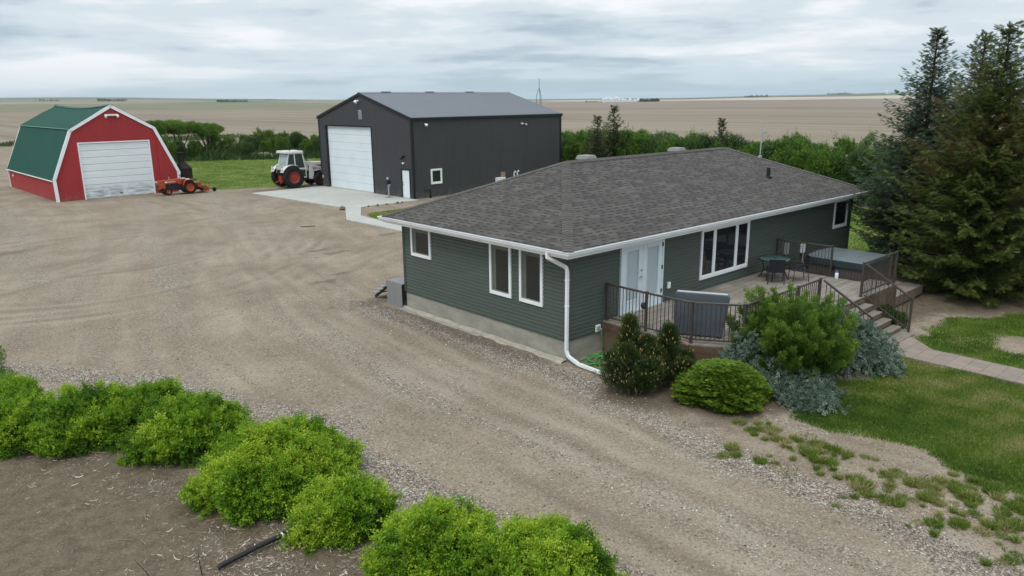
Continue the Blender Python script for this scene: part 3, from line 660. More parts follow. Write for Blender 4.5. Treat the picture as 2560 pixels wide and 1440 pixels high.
# grey landing with open steps at the back corner of the house
def landing():
    M_g = worn('grey_composite', (0.235, 0.235, 0.24), .08, 1.5, .6, .3, stretch=(3, 3, .4))
    t = thing('side_porch', 'small grey composite landing with open steps at the back corner of the house', 'porch', (-.12, HW + .06, 0))
    p = MB()
    for i in range(8): p.box(0.0 + i * .145, .0 + i * .145 + .14, .0, .95, .82, .85)
    p.build('deck_board', M_g, t)
    s = MB()
    for i in range(7): s.box(-.01 , .005, .135 * i + .003, .135 * i + .132, -.05, .818)
    for i in range(8): s.box(.145 * i + .003, .145 * i + .142, .945, .96, -.05, .818)
    s.build('skirt', M_g, t)
    MB().box(-.02, 1.17, .94, .975, .70, .818).build('rim_board', M_g, t, bevel=.004)
    for x in (.12, .98):
        st = MB(); st.bar((x, .98, .62), (x, 1.95, .02), .04, .09)
        for i in range(4): st.bar((x, 1.0 + .24 * i, .64 - .16 * i), (x, 1.27 + .24 * i, .64 - .16 * i), .04, .03)
        st.build('stringer', M_black, t)
    for i in range(4): MB().box(0, 1.1, 1.0 + .24 * i, 1.28 + .24 * i, .655 - .16 * i, .695 - .16 * i).build('step', M_g, t, bevel=.004)
landing()

# green garden hose coiled under the tap
def hose():
    pts = [(1.31, -.14, .66), (1.31, -.17, .45), (1.30, -.18, .15), (1.2, -.22, .02)]
    cx, cy = .86, -.68
    for k in range(150):
        a = 1.1 + k * .25; r = .50 + .15 * math.sin(k * .37) + .05 * math.sin(k * .9)
        pts.append((cx + .22 * math.sin(k * .11) + r * 1.0 * math.cos(a), cy + .1 * math.cos(k * .07) + r * .72 * math.sin(a), .016 + .012 * (k // 25) * (.5 + .5 * math.sin(a * 2))))
    pts += [(.95, -1.25, .02), (1.15, -1.35, .02)]
    o = MB().tube(pts, .014, 6).build('garden_hose', worn('green_hose', (.05, .32, .075), .15, 3, .4, .4), None, smooth=True)
    tag(o, 'bright green garden hose coiled on the ground under the wall tap', 'hose')
hose()
# ------------------------------------------------------------------ ribbed metal buildings
def ribbed(mb, fb, ft, nrm, u0, u1, pitch, rw=.05, rh=.02, nt=1):
    """vertical ribs on a sheet whose lower edge is fb(u) and upper edge ft(u)"""
    us = []; k0, k1 = math.floor(u0 / pitch), math.ceil(u1 / pitch)
    for k in range(k0, k1 + 1):
        b = k * pitch
        for du, h in ((-rw, 0), (-rw * .45, rh), (rw * .45, rh), (rw, 0), (pitch * .33, 0), (pitch * .35, rh * .25), (pitch * .63, rh * .25), (pitch * .65, 0)):
            us.append((b + du, h))
    us = sorted(q for q in us if u0 < q[0] < u1); us = [(u0, 0)] + us + [(u1, 0)]
    nrm = V(*nrm); base = len(mb.v); 
    for u, h in us:
        a, b = V(*fb(u)), V(*ft(u))
        for j in range(nt + 1): mb.v.append(tuple(a + (b - a) * j / nt + nrm * h + (ft(u, j / nt) if False else 0)))
    for i in range(len(us) - 1):
        for j in range(nt):
            q = base + i * (nt + 1) + j; mb.f.append((q, q + nt + 1, q + nt + 2, q + 1)); mb.uv.append(None)
    return mb
def steel(name, c, rough=.5, spec=.4, var=.08, streak=True):
    m = Mat(name, rough, spec); P = m.pos((1.2, 1.2, .16)); a = m.noise(1.0, 5, .62, P); b = m.noise(.35, 3, .5)
    f = m.math('ADD', m.math('MULTIPLY', a, .6), m.math('MULTIPLY', b, .4))
    col = m.ramp(f, (.3, tuple(x * (1 - var) for x in c)), (.7, tuple(x * (1 + var) for x in c)))
    z = m.n('ShaderNodeSeparateXYZ'); m.L(m.pos(), z.inputs[0])      # dust splashed up from the gravel
    sp = m.math('MULTIPLY', m.rng(z.outputs[2], .75, .05, 0, 1), m.rng(m.noise(2.5, 5, .7), .42, .68, 0, .55), clamp=True)
    col = m.mix(sp, col, (.20, .165, .13)); m.color(col)
    m.L(m.rng(a, .3, .7, rough - .08, rough + .1), m.b.inputs['Roughness']); return m.m
M_char = steel('charcoal_steel', (0.050, 0.051, 0.056), .5, .35)
M_sroof = steel('grey_steel_roof', (0.145, 0.158, 0.178), .42, .45, .06)
M_red = steel('barn_red_steel', (0.33, 0.031, 0.033), .5, .35, .10)
M_green = steel('barn_green_steel', (0.012, 0.078, 0.056), .5, .18, .12)
M_groove = worn('door_groove', (.40, .43, .45), .1, 2, .6, .2)
def overhead_door(parent, o, e, n, w, h, k, mat, seal=M_black, name='overhead_door', groove=.02):
    o, e, n = V(*o), V(*e), V(*n); mb = MB(); s = h / k
    for i in range(k):
        a, b = i * s + groove / 2, (i + 1) * s - groove / 2
        p = [o + e * 0 + V(0, 0, a), o + e * w + V(0, 0, a), o + e * w + V(0, 0, b), o + V(0, 0, b)]
        mb.prism(p, n * .05)
        for z in (a + s * .33, a + s * .6):      # shallow ribs pressed in each panel
            q = [o + e * .05 + V(0, 0, z) + n * .05, o + e * (w - .05) + V(0, 0, z) + n * .05, o + e * (w - .05) + V(0, 0, z + .05) + n * .05, o + e * .05 + V(0, 0, z + .05) + n * .05]
            mb.prism(q, n * .006)
    d = mb.build(name, mat, parent, bevel=.006)
    sb = MB(); sb.prism([o + V(0, 0, -.03), o + e * w + V(0, 0, -.03), o + e * w + V(0, 0, .015), o + V(0, 0, .015)], n * .045); sb.build('bottom_seal', seal, d)
    bk = MB(); bk.prism([o, o + e * w, o + e * w + V(0, 0, h), o + V(0, 0, h)], n * .03); bk.build('backing', M_groove, d)
    return d
def shop():
    Wd, Ln, EH, PK = 12.96, 16.04, 5.87, 7.67
    t = thing('machine_shop', 'large charcoal metal workshop with a tall white overhead door and grey metal roof', 'workshop', (17.254, 31.718, 0), .029)
    MB().box(.03, Ln - .03, .03, Wd - .03, -.4, .12).build('foundation', M_conc, t)
    top = lambda v: EH + (PK - EH) * (1 - abs(v - Wd / 2) / (Wd / 2))
    D0, D1, DH, rec = 5.20, 11.82, 5.12, .16
    M0, M1, MH = .42, 1.36, 2.13
    mb = MB()
    for a, b, z in ((0, M0, .06), (M0, M1, MH), (M1, D0, .06), (D0, Wd / 2, DH), (Wd / 2, D1, DH), (D1, Wd, .06)):
        ribbed(mb, lambda v, z=z: (0, v, z), lambda v: (0, v, top(v)), (-1, 0, 0), a, b, .2286, .04, .02)
    mb.build('front_wall', M_char, t)
    mb = MB(); ribbed(mb, lambda u: (u, 0, .06), lambda u: (u, 0, EH), (0, -1, 0), 0, Ln, .2286, .04, .02); mb.build('side_wall', M_char, t)
    mb = MB(); ribbed(mb, lambda u: (u, Wd, .06), lambda u: (u, Wd, EH), (0, 1, 0), 0, Ln, .2286, .04, .02); mb.build('side_wall', M_char, t)
    mb = MB(); ribbed(mb, lambda v: (Ln, v, .06), lambda v: (Ln, v, top(v)), (1, 0, 0), 0, Wd / 2, .2286, .04, .02); ribbed(mb, lambda v: (Ln, v, .06), lambda v: (Ln, v, top(v)), (1, 0, 0), Wd / 2, Wd, .2286, .04, .02); mb.build('rear_wall', M_char, t)
    sl = (PK - EH) / (Wd / 2); o = .12
    mb = MB(); ribbed(mb, lambda u: (u, -o, EH - o * sl + .05), lambda u: (u, Wd / 2, PK + .05), (0, 0, 1), -.08, Ln + .08, .2286, .05, .042)
    ribbed(mb, lambda u: (u, Wd + o, EH - o * sl + .05), lambda u: (u, Wd / 2, PK + .05), (0, 0, 1), -.08, Ln + .08, .2286, .05, .042)
    rf = mb.build('roof', M_sroof, t)
    rc = MB(); rc.prism([(-.1, Wd / 2 - .22, PK + .03), (-.1, Wd / 2, PK + .105), (-.1, Wd / 2 + .22, PK + .03)], (Ln + .2, 0, 0)); rc.build('ridge_cap', M_sroof, rf)
    for u in (2.0, 6.4, 10.8): MB().box(u, u + .9, Wd / 2 - .1, Wd / 2 + .1, PK + .09, PK + .15).build('ridge_vent', M_sroof, rf, bevel=.02)
    for x in (-.10, Ln + .0):                   # black rake, eave and corner trim
        tr = MB()
        for s in (0, 1):
            a = (x, -o if s == 0 else Wd + o, EH - o * sl + .045); b = (x, Wd / 2, PK + .045)
            tr.prism([(a[0], a[1], a[2] - .2), (b[0], b[1], b[2] - .2), (b[0], b[1], b[2] + .012), (a[0], a[1], a[2] + .012)], (.10, 0, 0))
        tr.build('rake_trim', M_black, t)
    MB().box(-.0, Ln, -o - .02, -.0, EH - .17, EH - .0).build('eave_trim', M_black, t, bevel=.01); MB().box(0, Ln, Wd, Wd + o + .02, EH - .17, EH).build('eave_trim', M_black, t, bevel=.01)
    for x, y in ((0, 0), (0, Wd), (Ln, 0), (Ln, Wd)):
        sx, sy = (1 if x == 0 else -1), (1 if y == 0 else -1)
        MB().box(x - .035 * sx, x + .14 * sx, y - .035 * sy, y + .14 * sy, .05, EH - .18).build('corner_trim', M_black, t)
    # recessed overhead door
    jb = MB(); jb.box(-.03, rec + .1, D0 - .10, D0, .06, DH + .10); jb.box(-.03, rec + .1, D1, D1 + .10, .06, DH + .10); jb.box(-.03, rec + .1, D0, D1, DH, DH + .10)
    jb.build('door_jamb', M_black, t)
    overhead_door(t, (rec + .05, D0, .07), (0, 1, 0), (-1, 0, 0), D1 - D0, DH - .07, 8, M_door, groove=.022)
    # man door
    fr = MB(); fr.box(-.05, .1, M0 - .06, M0 + .02, .06, MH + .07); fr.box(-.05, .1, M1 - .02, M1 + .09, .06, MH + .07); fr.box(-.05, .1, M0 + .02, M1 - .02, MH - .02, MH + .07)
    md = fr.build('door_frame', M_black, t)
    MB().box(-.005, .05, M0 + .02, M1 - .02, .08, MH - .02).build('door', M_door, md, bevel=.005)
    MB().lathe([(.035, 0), (.035, .02), (.015, .03), (.03, .06), (0, .07)], (-.005, M1 - .1, 1.02), (-1, 0, 0), 10).build('handle', M_black, md, smooth=True); MB().lathe([(.03, 0), (.03, .03), (0, .035)], (-.005, M1 - .1, 1.18), (-1, 0, 0), 10).build('lock', M_black, md, smooth=True)
    window(t, (1.60, -.022, 1.0), (1, 0, 0), (0, -1, 0), 1.06, 1.13, (), out=.05, fr=.11)
    # fittings on the front wall
    def flood(p, n, mat, s=1.0):
        p, n = V(*p), V(*n); m = MB(); m.lathe([(.06 * s, 0), (.06 * s, .04 * s), (.03 * s, .05 * s)], p, n, 10); m.bar(p + n * .03 * s, p + n * .16 * s - V(0, 0, .02), .03 * s, .03 * s)
        q = p + n * .2 * s - V(0, 0, .05 * s); ax = n * .5 - V(0, 0, .8); m.lathe([(.05 * s, -.1 * s), (.11 * s, .0), (.12 * s, .08 * s), (.0, .081 * s)], q, ax, 12)
        return m.build('flood_light', mat, t, smooth=True)
    flood((-.02, 6.70, 7.12), (-1, 0, 0), M_white, 1.2); flood((-.02, 1.0, 3.12), (-1, 0, 0), M_black, 1.3); flood((-.02, 1.0, 2.66), (-1, 0, 0), M_white, .7)
    v = MB(); v.box(-.06, .0, 6.32, 6.72, 5.72, 6.42); vo = v.build('louvre_vent', M_galv, t, bevel=.01)
    sl_ = MB()
    for i in range(9): z = 5.78 + i * .066; sl_.quad((-.085, 6.37, z), (-.085, 6.67, z), (-.055, 6.67, z + .06), (-.055, 6.37, z + .06))
    sl_.build('slat', worn('vent_grey', (.22, .23, .24), .1, 4), vo)
    MB().lathe([(.14, 0), (.14, .04), (.09, .06), (0, .06)], (-.02, 13.0 - .25, .88), (-1, 0, 0), 14).build('wall_cap', M_galv, t, smooth=True)
    MB().lathe([(.16, 0), (.16, .05), (.10, .07), (0, .07)], (-.02, 3.05, .90), (-1, 0, 0), 14).build('wall_cap', M_galv, t, smooth=True)
    flood((1.22, -.02, 5.42), (0, -1, 0), M_white, .95); 
    f2 = flood((11.1, -.02, 5.22), (0, -1, 0), M_galv, .95); flood((11.6, -.02, 5.15), (0, -1, 0), M_galv, .8)
    MB().box(8.15, 8.95, -.45, -.02, .35, 1.0).build('heat_pump', M_door, t, bevel=.03); MB().box(8.75, 9.15, -.2, -.02, .9, 1.4).build('meter_box', worn('tan_meter_box', (.30, .19, .12), .15, 4), t, bevel=.015)
    pp = MB(); pp.tube([(10.25, -.08, .2), (10.25, -.08, 1.25), (10.25, -.2, 1.36), (10.25, -.26, 1.28)], .05, 8); pp.build('vent_pipe', M_white, t, smooth=True); MB().tube([(10.62, -.08, .2), (10.62, -.08, 1.28), (10.62, -.2, 1.40), (10.62, -.26, 1.32)], .05, 8).build('vent_pipe', M_white, t, smooth=True)
    g = MB(); g.tube([(.95, -.06, .62), (1.5, -.06, .62), (1.5, -.06, .1)], .03, 8); g.box(1.44, 1.56, -.1, 0, .0, .14); g.build('gas_pipe', M_black, t)
shop()
def pedestal():
    t = thing('meter_post', 'grey electric outlet post standing on the concrete beside the workshop side door', 'utility post', (16.55, 34.0, .05))
    MB().bar((0, 0, 0), (0, 0, 1.0), .08, .08).build('post', M_galv, t); MB().box(-.12, .12, -.15, .15, .98, 1.28).build('box', M_black, t, bevel=.02)
    m = MB(); m.lathe([(.12, 0), (.12, .05), (.08, .08), (0, .08)], (-.02, .0, 1.4), (-1, 0, 0), 14); m.build('meter', M_galv, t, smooth=True); MB().box(-.2, .2, -.25, .25, -.005, .012).build('base_plate', worn('rusty_plate', (.16, .11, .08), .3, 6), t)
pedestal()
# lattice tower behind the workshop
def tower():
    t = thing('lattice_tower', 'slender steel lattice tower with a pointed top standing behind the charcoal workshop', 'tower', (35.3, 36.9, 0))
    M_t = worn('tower_steel', (.17, .22, .235), .15, 2, .5, .4)
    r = .26; c = [(r * math.cos(a), r * math.sin(a)) for a in (.5, .5 + 2.094, .5 + 4.189)]
    for x, y in c: MB().tube([(x, y, 0), (x, y, 7.35), (x * .25, y * .25, 8.05)], .028, 6).build('leg', M_t, t)
    MB().tube([(0, 0, 7.95), (0, 0, 9.0)], .026, 6).build('mast', M_t, t)
    for i in range(11):
        z = .3 + i * .66; b = MB()
        for j in range(3): p, q = c[j], c[(j + 1) % 3]; b.bar((*p, z), (*q, z), .02, .02)
        b.build('brace', M_t, t)
tower()

def barn():
    Wd, Ln, H1, K, H2, H3 = 9.05, 15.2, 1.64, 1.50, 5.18, 6.94
    t = thing('red_barn', 'red gambrel roofed steel barn with a green roof, white trim and white overhead door', 'barn', (-2.03, 50.3, 0), .027)
    sag = lambda v: -.24 * math.sin(math.pi * min(1, max(0, v / Ln))) ** 1.0
    prof = lambda u: H1 + (H2 - H1) * min(u, Wd - u) / K if min(u, Wd - u) < K else H2 + (H3 - H2) * (min(u, Wd - u) - K) / (Wd / 2 - K)
    D0, D1, DH = 1.98, 6.98, 4.17
    for y, n, nm in ((0, (0, -1, 0), 'front_wall'), (Ln, (0, 1, 0), 'rear_wall')):
        mb = MB()
        for a, b, z in ((0, K, -.1), (K, D0, -.1), (D0, Wd / 2, DH), (Wd / 2, D1, DH), (D1, Wd - K, -.1), (Wd - K, Wd, -.1)):
            ribbed(mb, lambda u, z=z: (u, y, z if nm == 'front_wall' else -.1), lambda u: (u, y, prof(u)), n, a, b, .2286, .035, .018)
        mb.build(nm, M_red, t)
    for x, n in ((0, (-1, 0, 0)), (Wd, (1, 0, 0))):
        mb = MB(); ribbed(mb, lambda v: (x, v, -.1), lambda v: (x, v, H1), n, 0, Ln, .2286, .035, .018); mb.build('side_wall', M_red, t)
    for s in (0, 1):
        X = lambda u: u if s == 0 else Wd - u
        n1 = V(-(H2 - H1), 0, K); n1 /= np.linalg.norm(n1); n1[0] *= 1 if s == 0 else -1
        mb = MB(); ribbed(mb, lambda v: (X(-.12), v, H1 - .10), lambda v: (X(K - .03), v, H2 + .03), n1, -.1, Ln + .1, .2286, .045, .028, 3)
        lo = mb.build('lower_roof', M_green, t)
        n2 = V(-(H3 - H2), 0, Wd / 2 - K); n2 /= np.linalg.norm(n2); n2[0] *= 1 if s == 0 else -1
        mb = MB(); ribbed(mb, lambda v: (X(K - .12), v, H2 + .05), lambda v: (X(Wd / 2), v, H3 + .05 + sag(v)), n2, -.1, Ln + .1, .2286, .045, .028, 3)
        mb.build('upper_roof', M_green, t)
        fl = MB(); vs = np.linspace(-.1, Ln + .1, 14)
        for a, b in zip(vs[:-1], vs[1:]):
            fl.quad((X(K - .14), a, H2 + .075), (X(K - .14), b, H2 + .075), (X(K - .05), b, H2 + .105), (X(K - .05), a, H2 + .105))
        fl.build('knee_flashing', worn('pale_green_trim', (.16, .30, .25), .1, 2), lo)
        MB().box(X(-.17), X(-.11), -.05, Ln + .05, H1 - .15, H1 - .08).build('eave_trim', M_white, t)
    rc = MB(); vs = np.linspace(-.1, Ln + .1, 16)
    for a, b in zip(vs[:-1], vs[1:]):
        for sg in (-1, 1): rc.quad((Wd / 2, a, H3 + .10 + sag(a)), (Wd / 2, b, H3 + .10 + sag(b)), (Wd / 2 + .25 * sg, b, H3 + .0 + sag(b)), (Wd / 2 + .25 * sg, a, H3 + .0 + sag(a)))
    rc.build('ridge_cap', M_green, t)
    P_ = [(-.06, -.05), (-.10, H1), (K - .06, H2 + .05), (Wd / 2, H3 + .08), (Wd - K + .06, H2 + .05), (Wd + .10, H1), (Wd + .06, -.05)]
    wdt = .22
    for y, d in ((-.10, -.03), (Ln + .02, .08)):
        tr = MB()
        for i, ((ax, az), (bx, bz)) in enumerate(zip(P_[:-1], P_[1:])):
            q = V(bx - ax, bz - az); q /= np.linalg.norm(q); nn = V(q[1], -q[0]) * wdt
            tr.prism([(ax, y, az), (bx, y, bz), (bx + nn[0], y, bz + nn[1] - (.0)), (ax + nn[0], y, az + nn[1])], (0, .11 + .002 * i, 0))
        tr.build('rake_trim', M_white, t)
    # door
    jb = MB(); jb.box(D0 - .09, D0, -.035, .14, -.05, DH + .09); jb.box(D1, D1 + .09, -.035, .14, -.05, DH + .09); jb.box(D0, D1, -.035, .14, DH, DH + .09); jb.build('door_trim', M_white, t)
    md = Mat('weathered_white_door', .5, .35); z = md.n('ShaderNodeSeparateXYZ'); md.L(md.pos(), z.inputs[0])
    c = md.ramp(md.noise(1.5, 4, .6, md.pos((.6, .6, 3))), (.3, (.70, .75, .77)), (.7, (.77, .81, .83)))
    mask = md.math('MULTIPLY', md.rng(z.outputs[2], 1.15, .55, 0, 1), md.rng(md.noise(2.2, 5, .7, md.pos((.5, 1, 1.6))), .40, .62, 0, .9), clamp=True)
    md.color(md.mix(mask, c, (.27, .315, .345)))
    d = overhead_door(t, (D0 + .01, .10, .02), (1, 0, 0), (0, -1, 0), D1 - D0 - .02, DH - .04, 8, md.m, seal=M_galv, groove=.036)
    MB().box(4.4, 4.65, .02, .05, .27, .31).build('door_handle', M_black, d)
    l = MB(); l.box(4.05, 5.0, -.14, -.02, 6.18, 6.30); l.lathe([(.07, 0), (.10, .05), (.10, .11), (0, .13)], (4.12, -.12, 6.16), (-.3, -.6, -.5), 10); l.lathe([(.07, 0), (.10, .05), (.10, .11), (0, .13)], (4.93, -.12, 6.16), (.3, -.6, -.5), 10)
    l.build('gable_light', M_white, t)
    MB().box(-.06, .0, 13.6, 13.8, 1.0, 1.15).build('outlet_box', M_white, t)
barn()
def smoker():
    M_s = worn('dark_rusty_steel', (.026, .019, .018), .35, 2, .75, .2, dirt=(.05, .028, .02))
    t = thing('outdoor_furnace', 'dark rusty steel furnace with a square chimney beside the red barn', 'furnace', (7.75, 51.55, 0), .05)
    MB().box(-.35, .55, -.5, .6, .0, 1.75).build('body', M_s, t, bevel=.02)
    MB().hexa([(-.38, -.53, 1.75), (.58, -.53, 1.75), (.58, .63, 1.75), (-.38, .63, 1.75), (-.22, -.1, 2.32), (.16, -.1, 2.32), (.16, .28, 2.32), (-.22, .28, 2.32)]).build('hood', M_s, t, bevel=.01)
    m = MB(); m.box(-.2, .14, -.08, .26, 2.3, 3.0); m.box(-.25, .19, -.13, .31, 3.0, 3.07); m.build('chimney', M_s, t, bevel=.01)
smoker()
# ------------------------------------------------------------------ deck, railings, stairs
ZD = .88
def wood(name, c, scale=1.0, grain=(0.5, 9, 9), var=.28, wear=None):
    m = Mat(name, .88, .15); P = m.pos(grain); a = m.noise(2.2 * scale, 5, .65, P, .3); b = m.noise(.8, 4, .6)
    ob = m.n('ShaderNodeNewGeometry'); r = ob.outputs['Random Per Island']
    f = m.math('ADD', m.math('MULTIPLY', a, .45), m.math('ADD', m.math('MULTIPLY', b, .3), m.math('MULTIPLY', r, .25)))
    col = m.ramp(f, (.28, tuple(x * (1 - var) for x in c)), (.72, tuple(x * (1 + var) for x in c)))
    if wear: col = m.mix(m.rng(m.noise(1.1, 5, .7), .48, .66, 0, .75), col, wear)
    m.color(col); m.bump(a, .3, .006); return m.m
M_deck = wood('weathered_deck_boards', (.225, .198, .168), wear=(.31, .285, .255))
M_skirt = wood('brown_stained_boards', (.098, .062, .041), wear=(.17, .13, .098), var=.4)
M_riser = wood('stair_riser_wood', (.14, .105, .078), var=.3, wear=(.21, .175, .14))
M_tread = wood('stair_tread_wood', (.215, .19, .155), var=.25, wear=(.28, .25, .215))
deck = thing('wooden_deck', 'raised weathered grey wooden deck with brown board skirting along the house front', 'deck', (0, 0, 0))
OUT = [(1.5, -.02), (1.5, -3.0), (2.28, -4.14), (12.1, -4.14), (12.1, -3.32), (11.45, -3.32), (11.45, -.02)]
def deck_parts():
    y = -.03
    xl = lambda y: 1.5 if y > -3.0 else 1.5 + (-3.0 - y) / 1.14 * .78
    k = 0; m = MB()
    while y > -4.1:
        yb = max(y - .131, -4.14); j = random.uniform(-.004, .004)
        xr = 11.45 if yb > -3.3 else 12.1
        cuts = [xl(yb)] + sorted([random.uniform(4, 6.4), random.uniform(7.5, 9.6)]) + [xr]
        for a, b in zip(cuts[:-1], cuts[1:]):
            a0 = xl(y) if a == cuts[0] else a + .002
            m.hexa([(a + (.002 if a != cuts[0] else 0), yb, ZD - .035), (b - .002, yb, ZD - .035), (b - .002, y, ZD - .035), (a0, y, ZD - .035), (a + (.002 if a != cuts[0] else 0), yb, ZD + j), (b - .002, yb, ZD + j), (b - .002, y, ZD + j), (a0, y, ZD + j)])
        y -= .140; k += 1
    m.build('decking', M_deck, deck)
    sk = MB()
    for a, b in zip(OUT[:-1], OUT[1:]):
        a, b = V(*a, 0), V(*b, 0); d = b - a; L = np.linalg.norm(d); d /= L; n = V(d[1], -d[0], 0) * -1
        for i in range(5):
            z1 = ZD - .04 - i * .2; z0 = z1 - .193; o = n * (.0 if i else -.012)
            if z1 < .0: break
            p = [a + V(0, 0, z0), b + V(0, 0, z0), b + V(0, 0, z1), a + V(0, 0, z1)]; sk.prism([q + n * (.004 * (i % 2)) for q in p], -n * .03)
    sk.build('skirting', M_skirt, deck)
deck_parts()
# low platform the hot tub stands on
plat = thing('tub_platform', 'low grey board platform beyond the deck under the hot tub', 'platform', (0, 0, 0))
pb = MB()
for i in range(24):
    y = -4.16 + i * .14
    if y > -.9: break
    pb.box(12.13 if y < -3.3 else 11.5, 14.5, y, y + .135, .36, .40)
pb.build('decking', M_deck, plat)
m_ = MB(); m_.box(12.13, 14.5, -4.20, -4.165, .08, .40); m_.box(14.505, 14.54, -4.2, -.9, .08, .40); m_.box(11.6, 14.4, -4.1, -1, -.1, .3); m_.build('fascia', M_riser, plat)
def stairs():
    t = thing('deck_stairs', 'five step wooden stair leading down from the deck to the paver path', 'stairs', (0, 0, 0))
    n = 5; r = ZD / n; g = .30
    for i in range(n):
        z = ZD - (i + 1) * r; y = -4.17 - i * g
        if i < n: 
            MB().box(6.5, 9.4, y - .02 * 0 - .005, y + .028, z, z + r - .04 if i == 0 else z + r - .036).build('riser', M_riser, t)
        if z > .02:
            for q in range(2): MB().box(6.47, 9.43, y - g + .142 * q + .004 - .02, y - g + .142 * q + .140 - .02, z - .034, z + .004).build('tread', M_tread, t, bevel=.004)
    for x in (6.5, 9.36):
        p = [(x, -4.17, -.02), (x, -4.17, ZD - .06)]
        q = [(x, -4.17, -.05), (x, -4.17, ZD - r - .04)]
        for i in range(n - 1): z = ZD - (i + 1) * r - .036; y = -4.17 - i * g; q += [(x, y - .001, z), (x, y - g, z)]
        q += [(x, -4.17 - (n - 1) * g, -.05)]
        MB().prism(q[:1] + q[2:], (.035, 0, 0)).build('stringer', M_riser, t)
    MB().box(6.45, 9.45, -5.78, -5.38, -.05, .045).build('bottom_step', M_tread, t, bevel=.008)
stairs()
def railing(name, label, pts, z=ZD, h=1.09, group=None, skip_first=False, posts=None, tops=None):
    t = thing(name, label, 'railing', (pts[0][0], pts[0][1], z)); o = V(pts[0][0], pts[0][1], z)
    for i, p in enumerate(pts):
        if posts and i not in posts: continue
        q = V(p[0], p[1], p[2] if len(p) > 2 else z) - o
        m = MB(); m.box(q[0] - .032, q[0] + .032, q[1] - .032, q[1] + .032, q[2], q[2] + h + .03); m.box(q[0] - .05, q[0] + .05, q[1] - .05, q[1] + .05, q[2], q[2] + .012); m.box(q[0] - .04, q[0] + .04, q[1] - .04, q[1] + .04, q[2] + h + .03, q[2] + h + .045)
        m.build('post', M_bronze, t, bevel=.004)
    for a, b in zip(pts[:-1], pts[1:]):
        A = V(a[0], a[1], a[2] if len(a) > 2 else z) - o; B = V(b[0], b[1], b[2] if len(b) > 2 else z) - o
        d = B - A; L = np.hypot(d[0], d[1]); u = d / np.linalg.norm(d); ins = u * .035
        MB().bar(A + ins + V(0, 0, h), B - ins + V(0, 0, h), .062, .05).build('top_rail', M_bronze, t, bevel=.006)
        MB().bar(A + ins + V(0, 0, .10), B - ins + V(0, 0, .10), .036, .036).build('bottom_rail', M_bronze, t)
        n = max(2, int(L / .118))
        for i in range(1, n):
            q = A + d * i / n; MB().bar(q + V(0, 0, .10), q + V(0, 0, h - .02), .016, .016, (1, 0, 0)).build('baluster', M_bronze, t)
    return t
railing('deck_railing', 'long bronze metal railing round the near end and front of the deck', [(1.62, -.07), (1.58, -1.5), (1.62, -2.95), (2.36, -4.03), (3.75, -4.06), (5.1, -4.06), (6.46, -4.05)])
railing('stair_railing', 'bronze sloping stair rail on the left of the stairs, partly behind the juniper', [(6.46, -4.12), (6.46, -5.62, .02)], posts=[1])
railing('stair_railing', 'bronze sloping stair rail on the open right side of the deck stairs', [(9.42, -4.12), (9.42, -5.60, .02)], posts=[1])
railing('deck_railing', 'bronze railing in front of the hot tub at the right end of the deck', [(9.43, -4.05), (11.63, -4.05), (12.06, -4.07)], posts=[0, 1, 2])
railing('deck_railing', 'bronze railing between the patio table and the hot tub, fixed to the house wall', [(11.4, -.07), (11.42, -2.12)])

# hot tub
def tub():
    M_cab = worn('grey_brown_tub_cabinet', (.085, .075, .065), .12, 3, .6, .3, stretch=(6, 6, .3)); M_cov = worn('slate_vinyl_cover', (.115, .140, .148), .1, 1.2, .42, .4); M_cs = worn('dark_cover_skirt', (.025, .042, .052), .15, 2, .5, .35)
    t = thing('hot_tub', 'square hot tub with slate blue folding cover and brown cabinet beyond the deck', 'hot tub', (12.66, -2.17, .40))
    a = 1.06; cab = MB()
    cab.box(-a + .02, a - .02, -a + .02, a - .02, 0, .92)
    n = 20
    for i in range(n):
        s0 = -a + 2 * a * i / n + .008; s1 = -a + 2 * a * (i + 1) / n - .008
        cab.box(s0, s1, -a, -a + .03, .02, .90); cab.box(s0, s1, a - .03, a, .02, .90); cab.box(-a, -a + .03, s0, s1, .02, .90); cab.box(a - .03, a, s0, s1, .02, .90)
    cab.build('cabinet', M_cab, t)
    b = 1.13; MB().box(-b, b, -b, b, .92, 1.0).build('lip', M_cs, t, bevel=.03)
    for s in (0, 1):
        x0_, x1_ = (-b, -.02) if s == 0 else (.02, b)
        zl, zr = (1.09, 1.135) if s == 0 else (1.135, 1.09)
        MB().hexa([(x0_, -b, 1.0), (x1_, -b, 1.0), (x1_, b, 1.0), (x0_, b, 1.0), (x0_, -b, zl), (x1_, -b, zr), (x1_, b, zr), (x0_, b, zl)]).build('cover', M_cov, t, bevel=.03)
        MB().box(x0_, x1_, -b - .008, -b, .88, 1.08).build('cover_skirt', M_cs, t); MB().box(x0_, x1_, b, b + .008, .88, 1.08).build('cover_skirt', M_cs, t)
    sk = MB(); sk.box(-b - .012, -b, -b, b, .86, 1.085); sk.build('cover_skirt', M_cs, t)
    MB().box(-.02, .02, -b, b, 1.0, 1.105).build('cover_hinge', M_cs, t)
    MB().box(-b - .02, -b - .008, -.03, .03, .72, .92).build('strap', M_black, t)
tub()
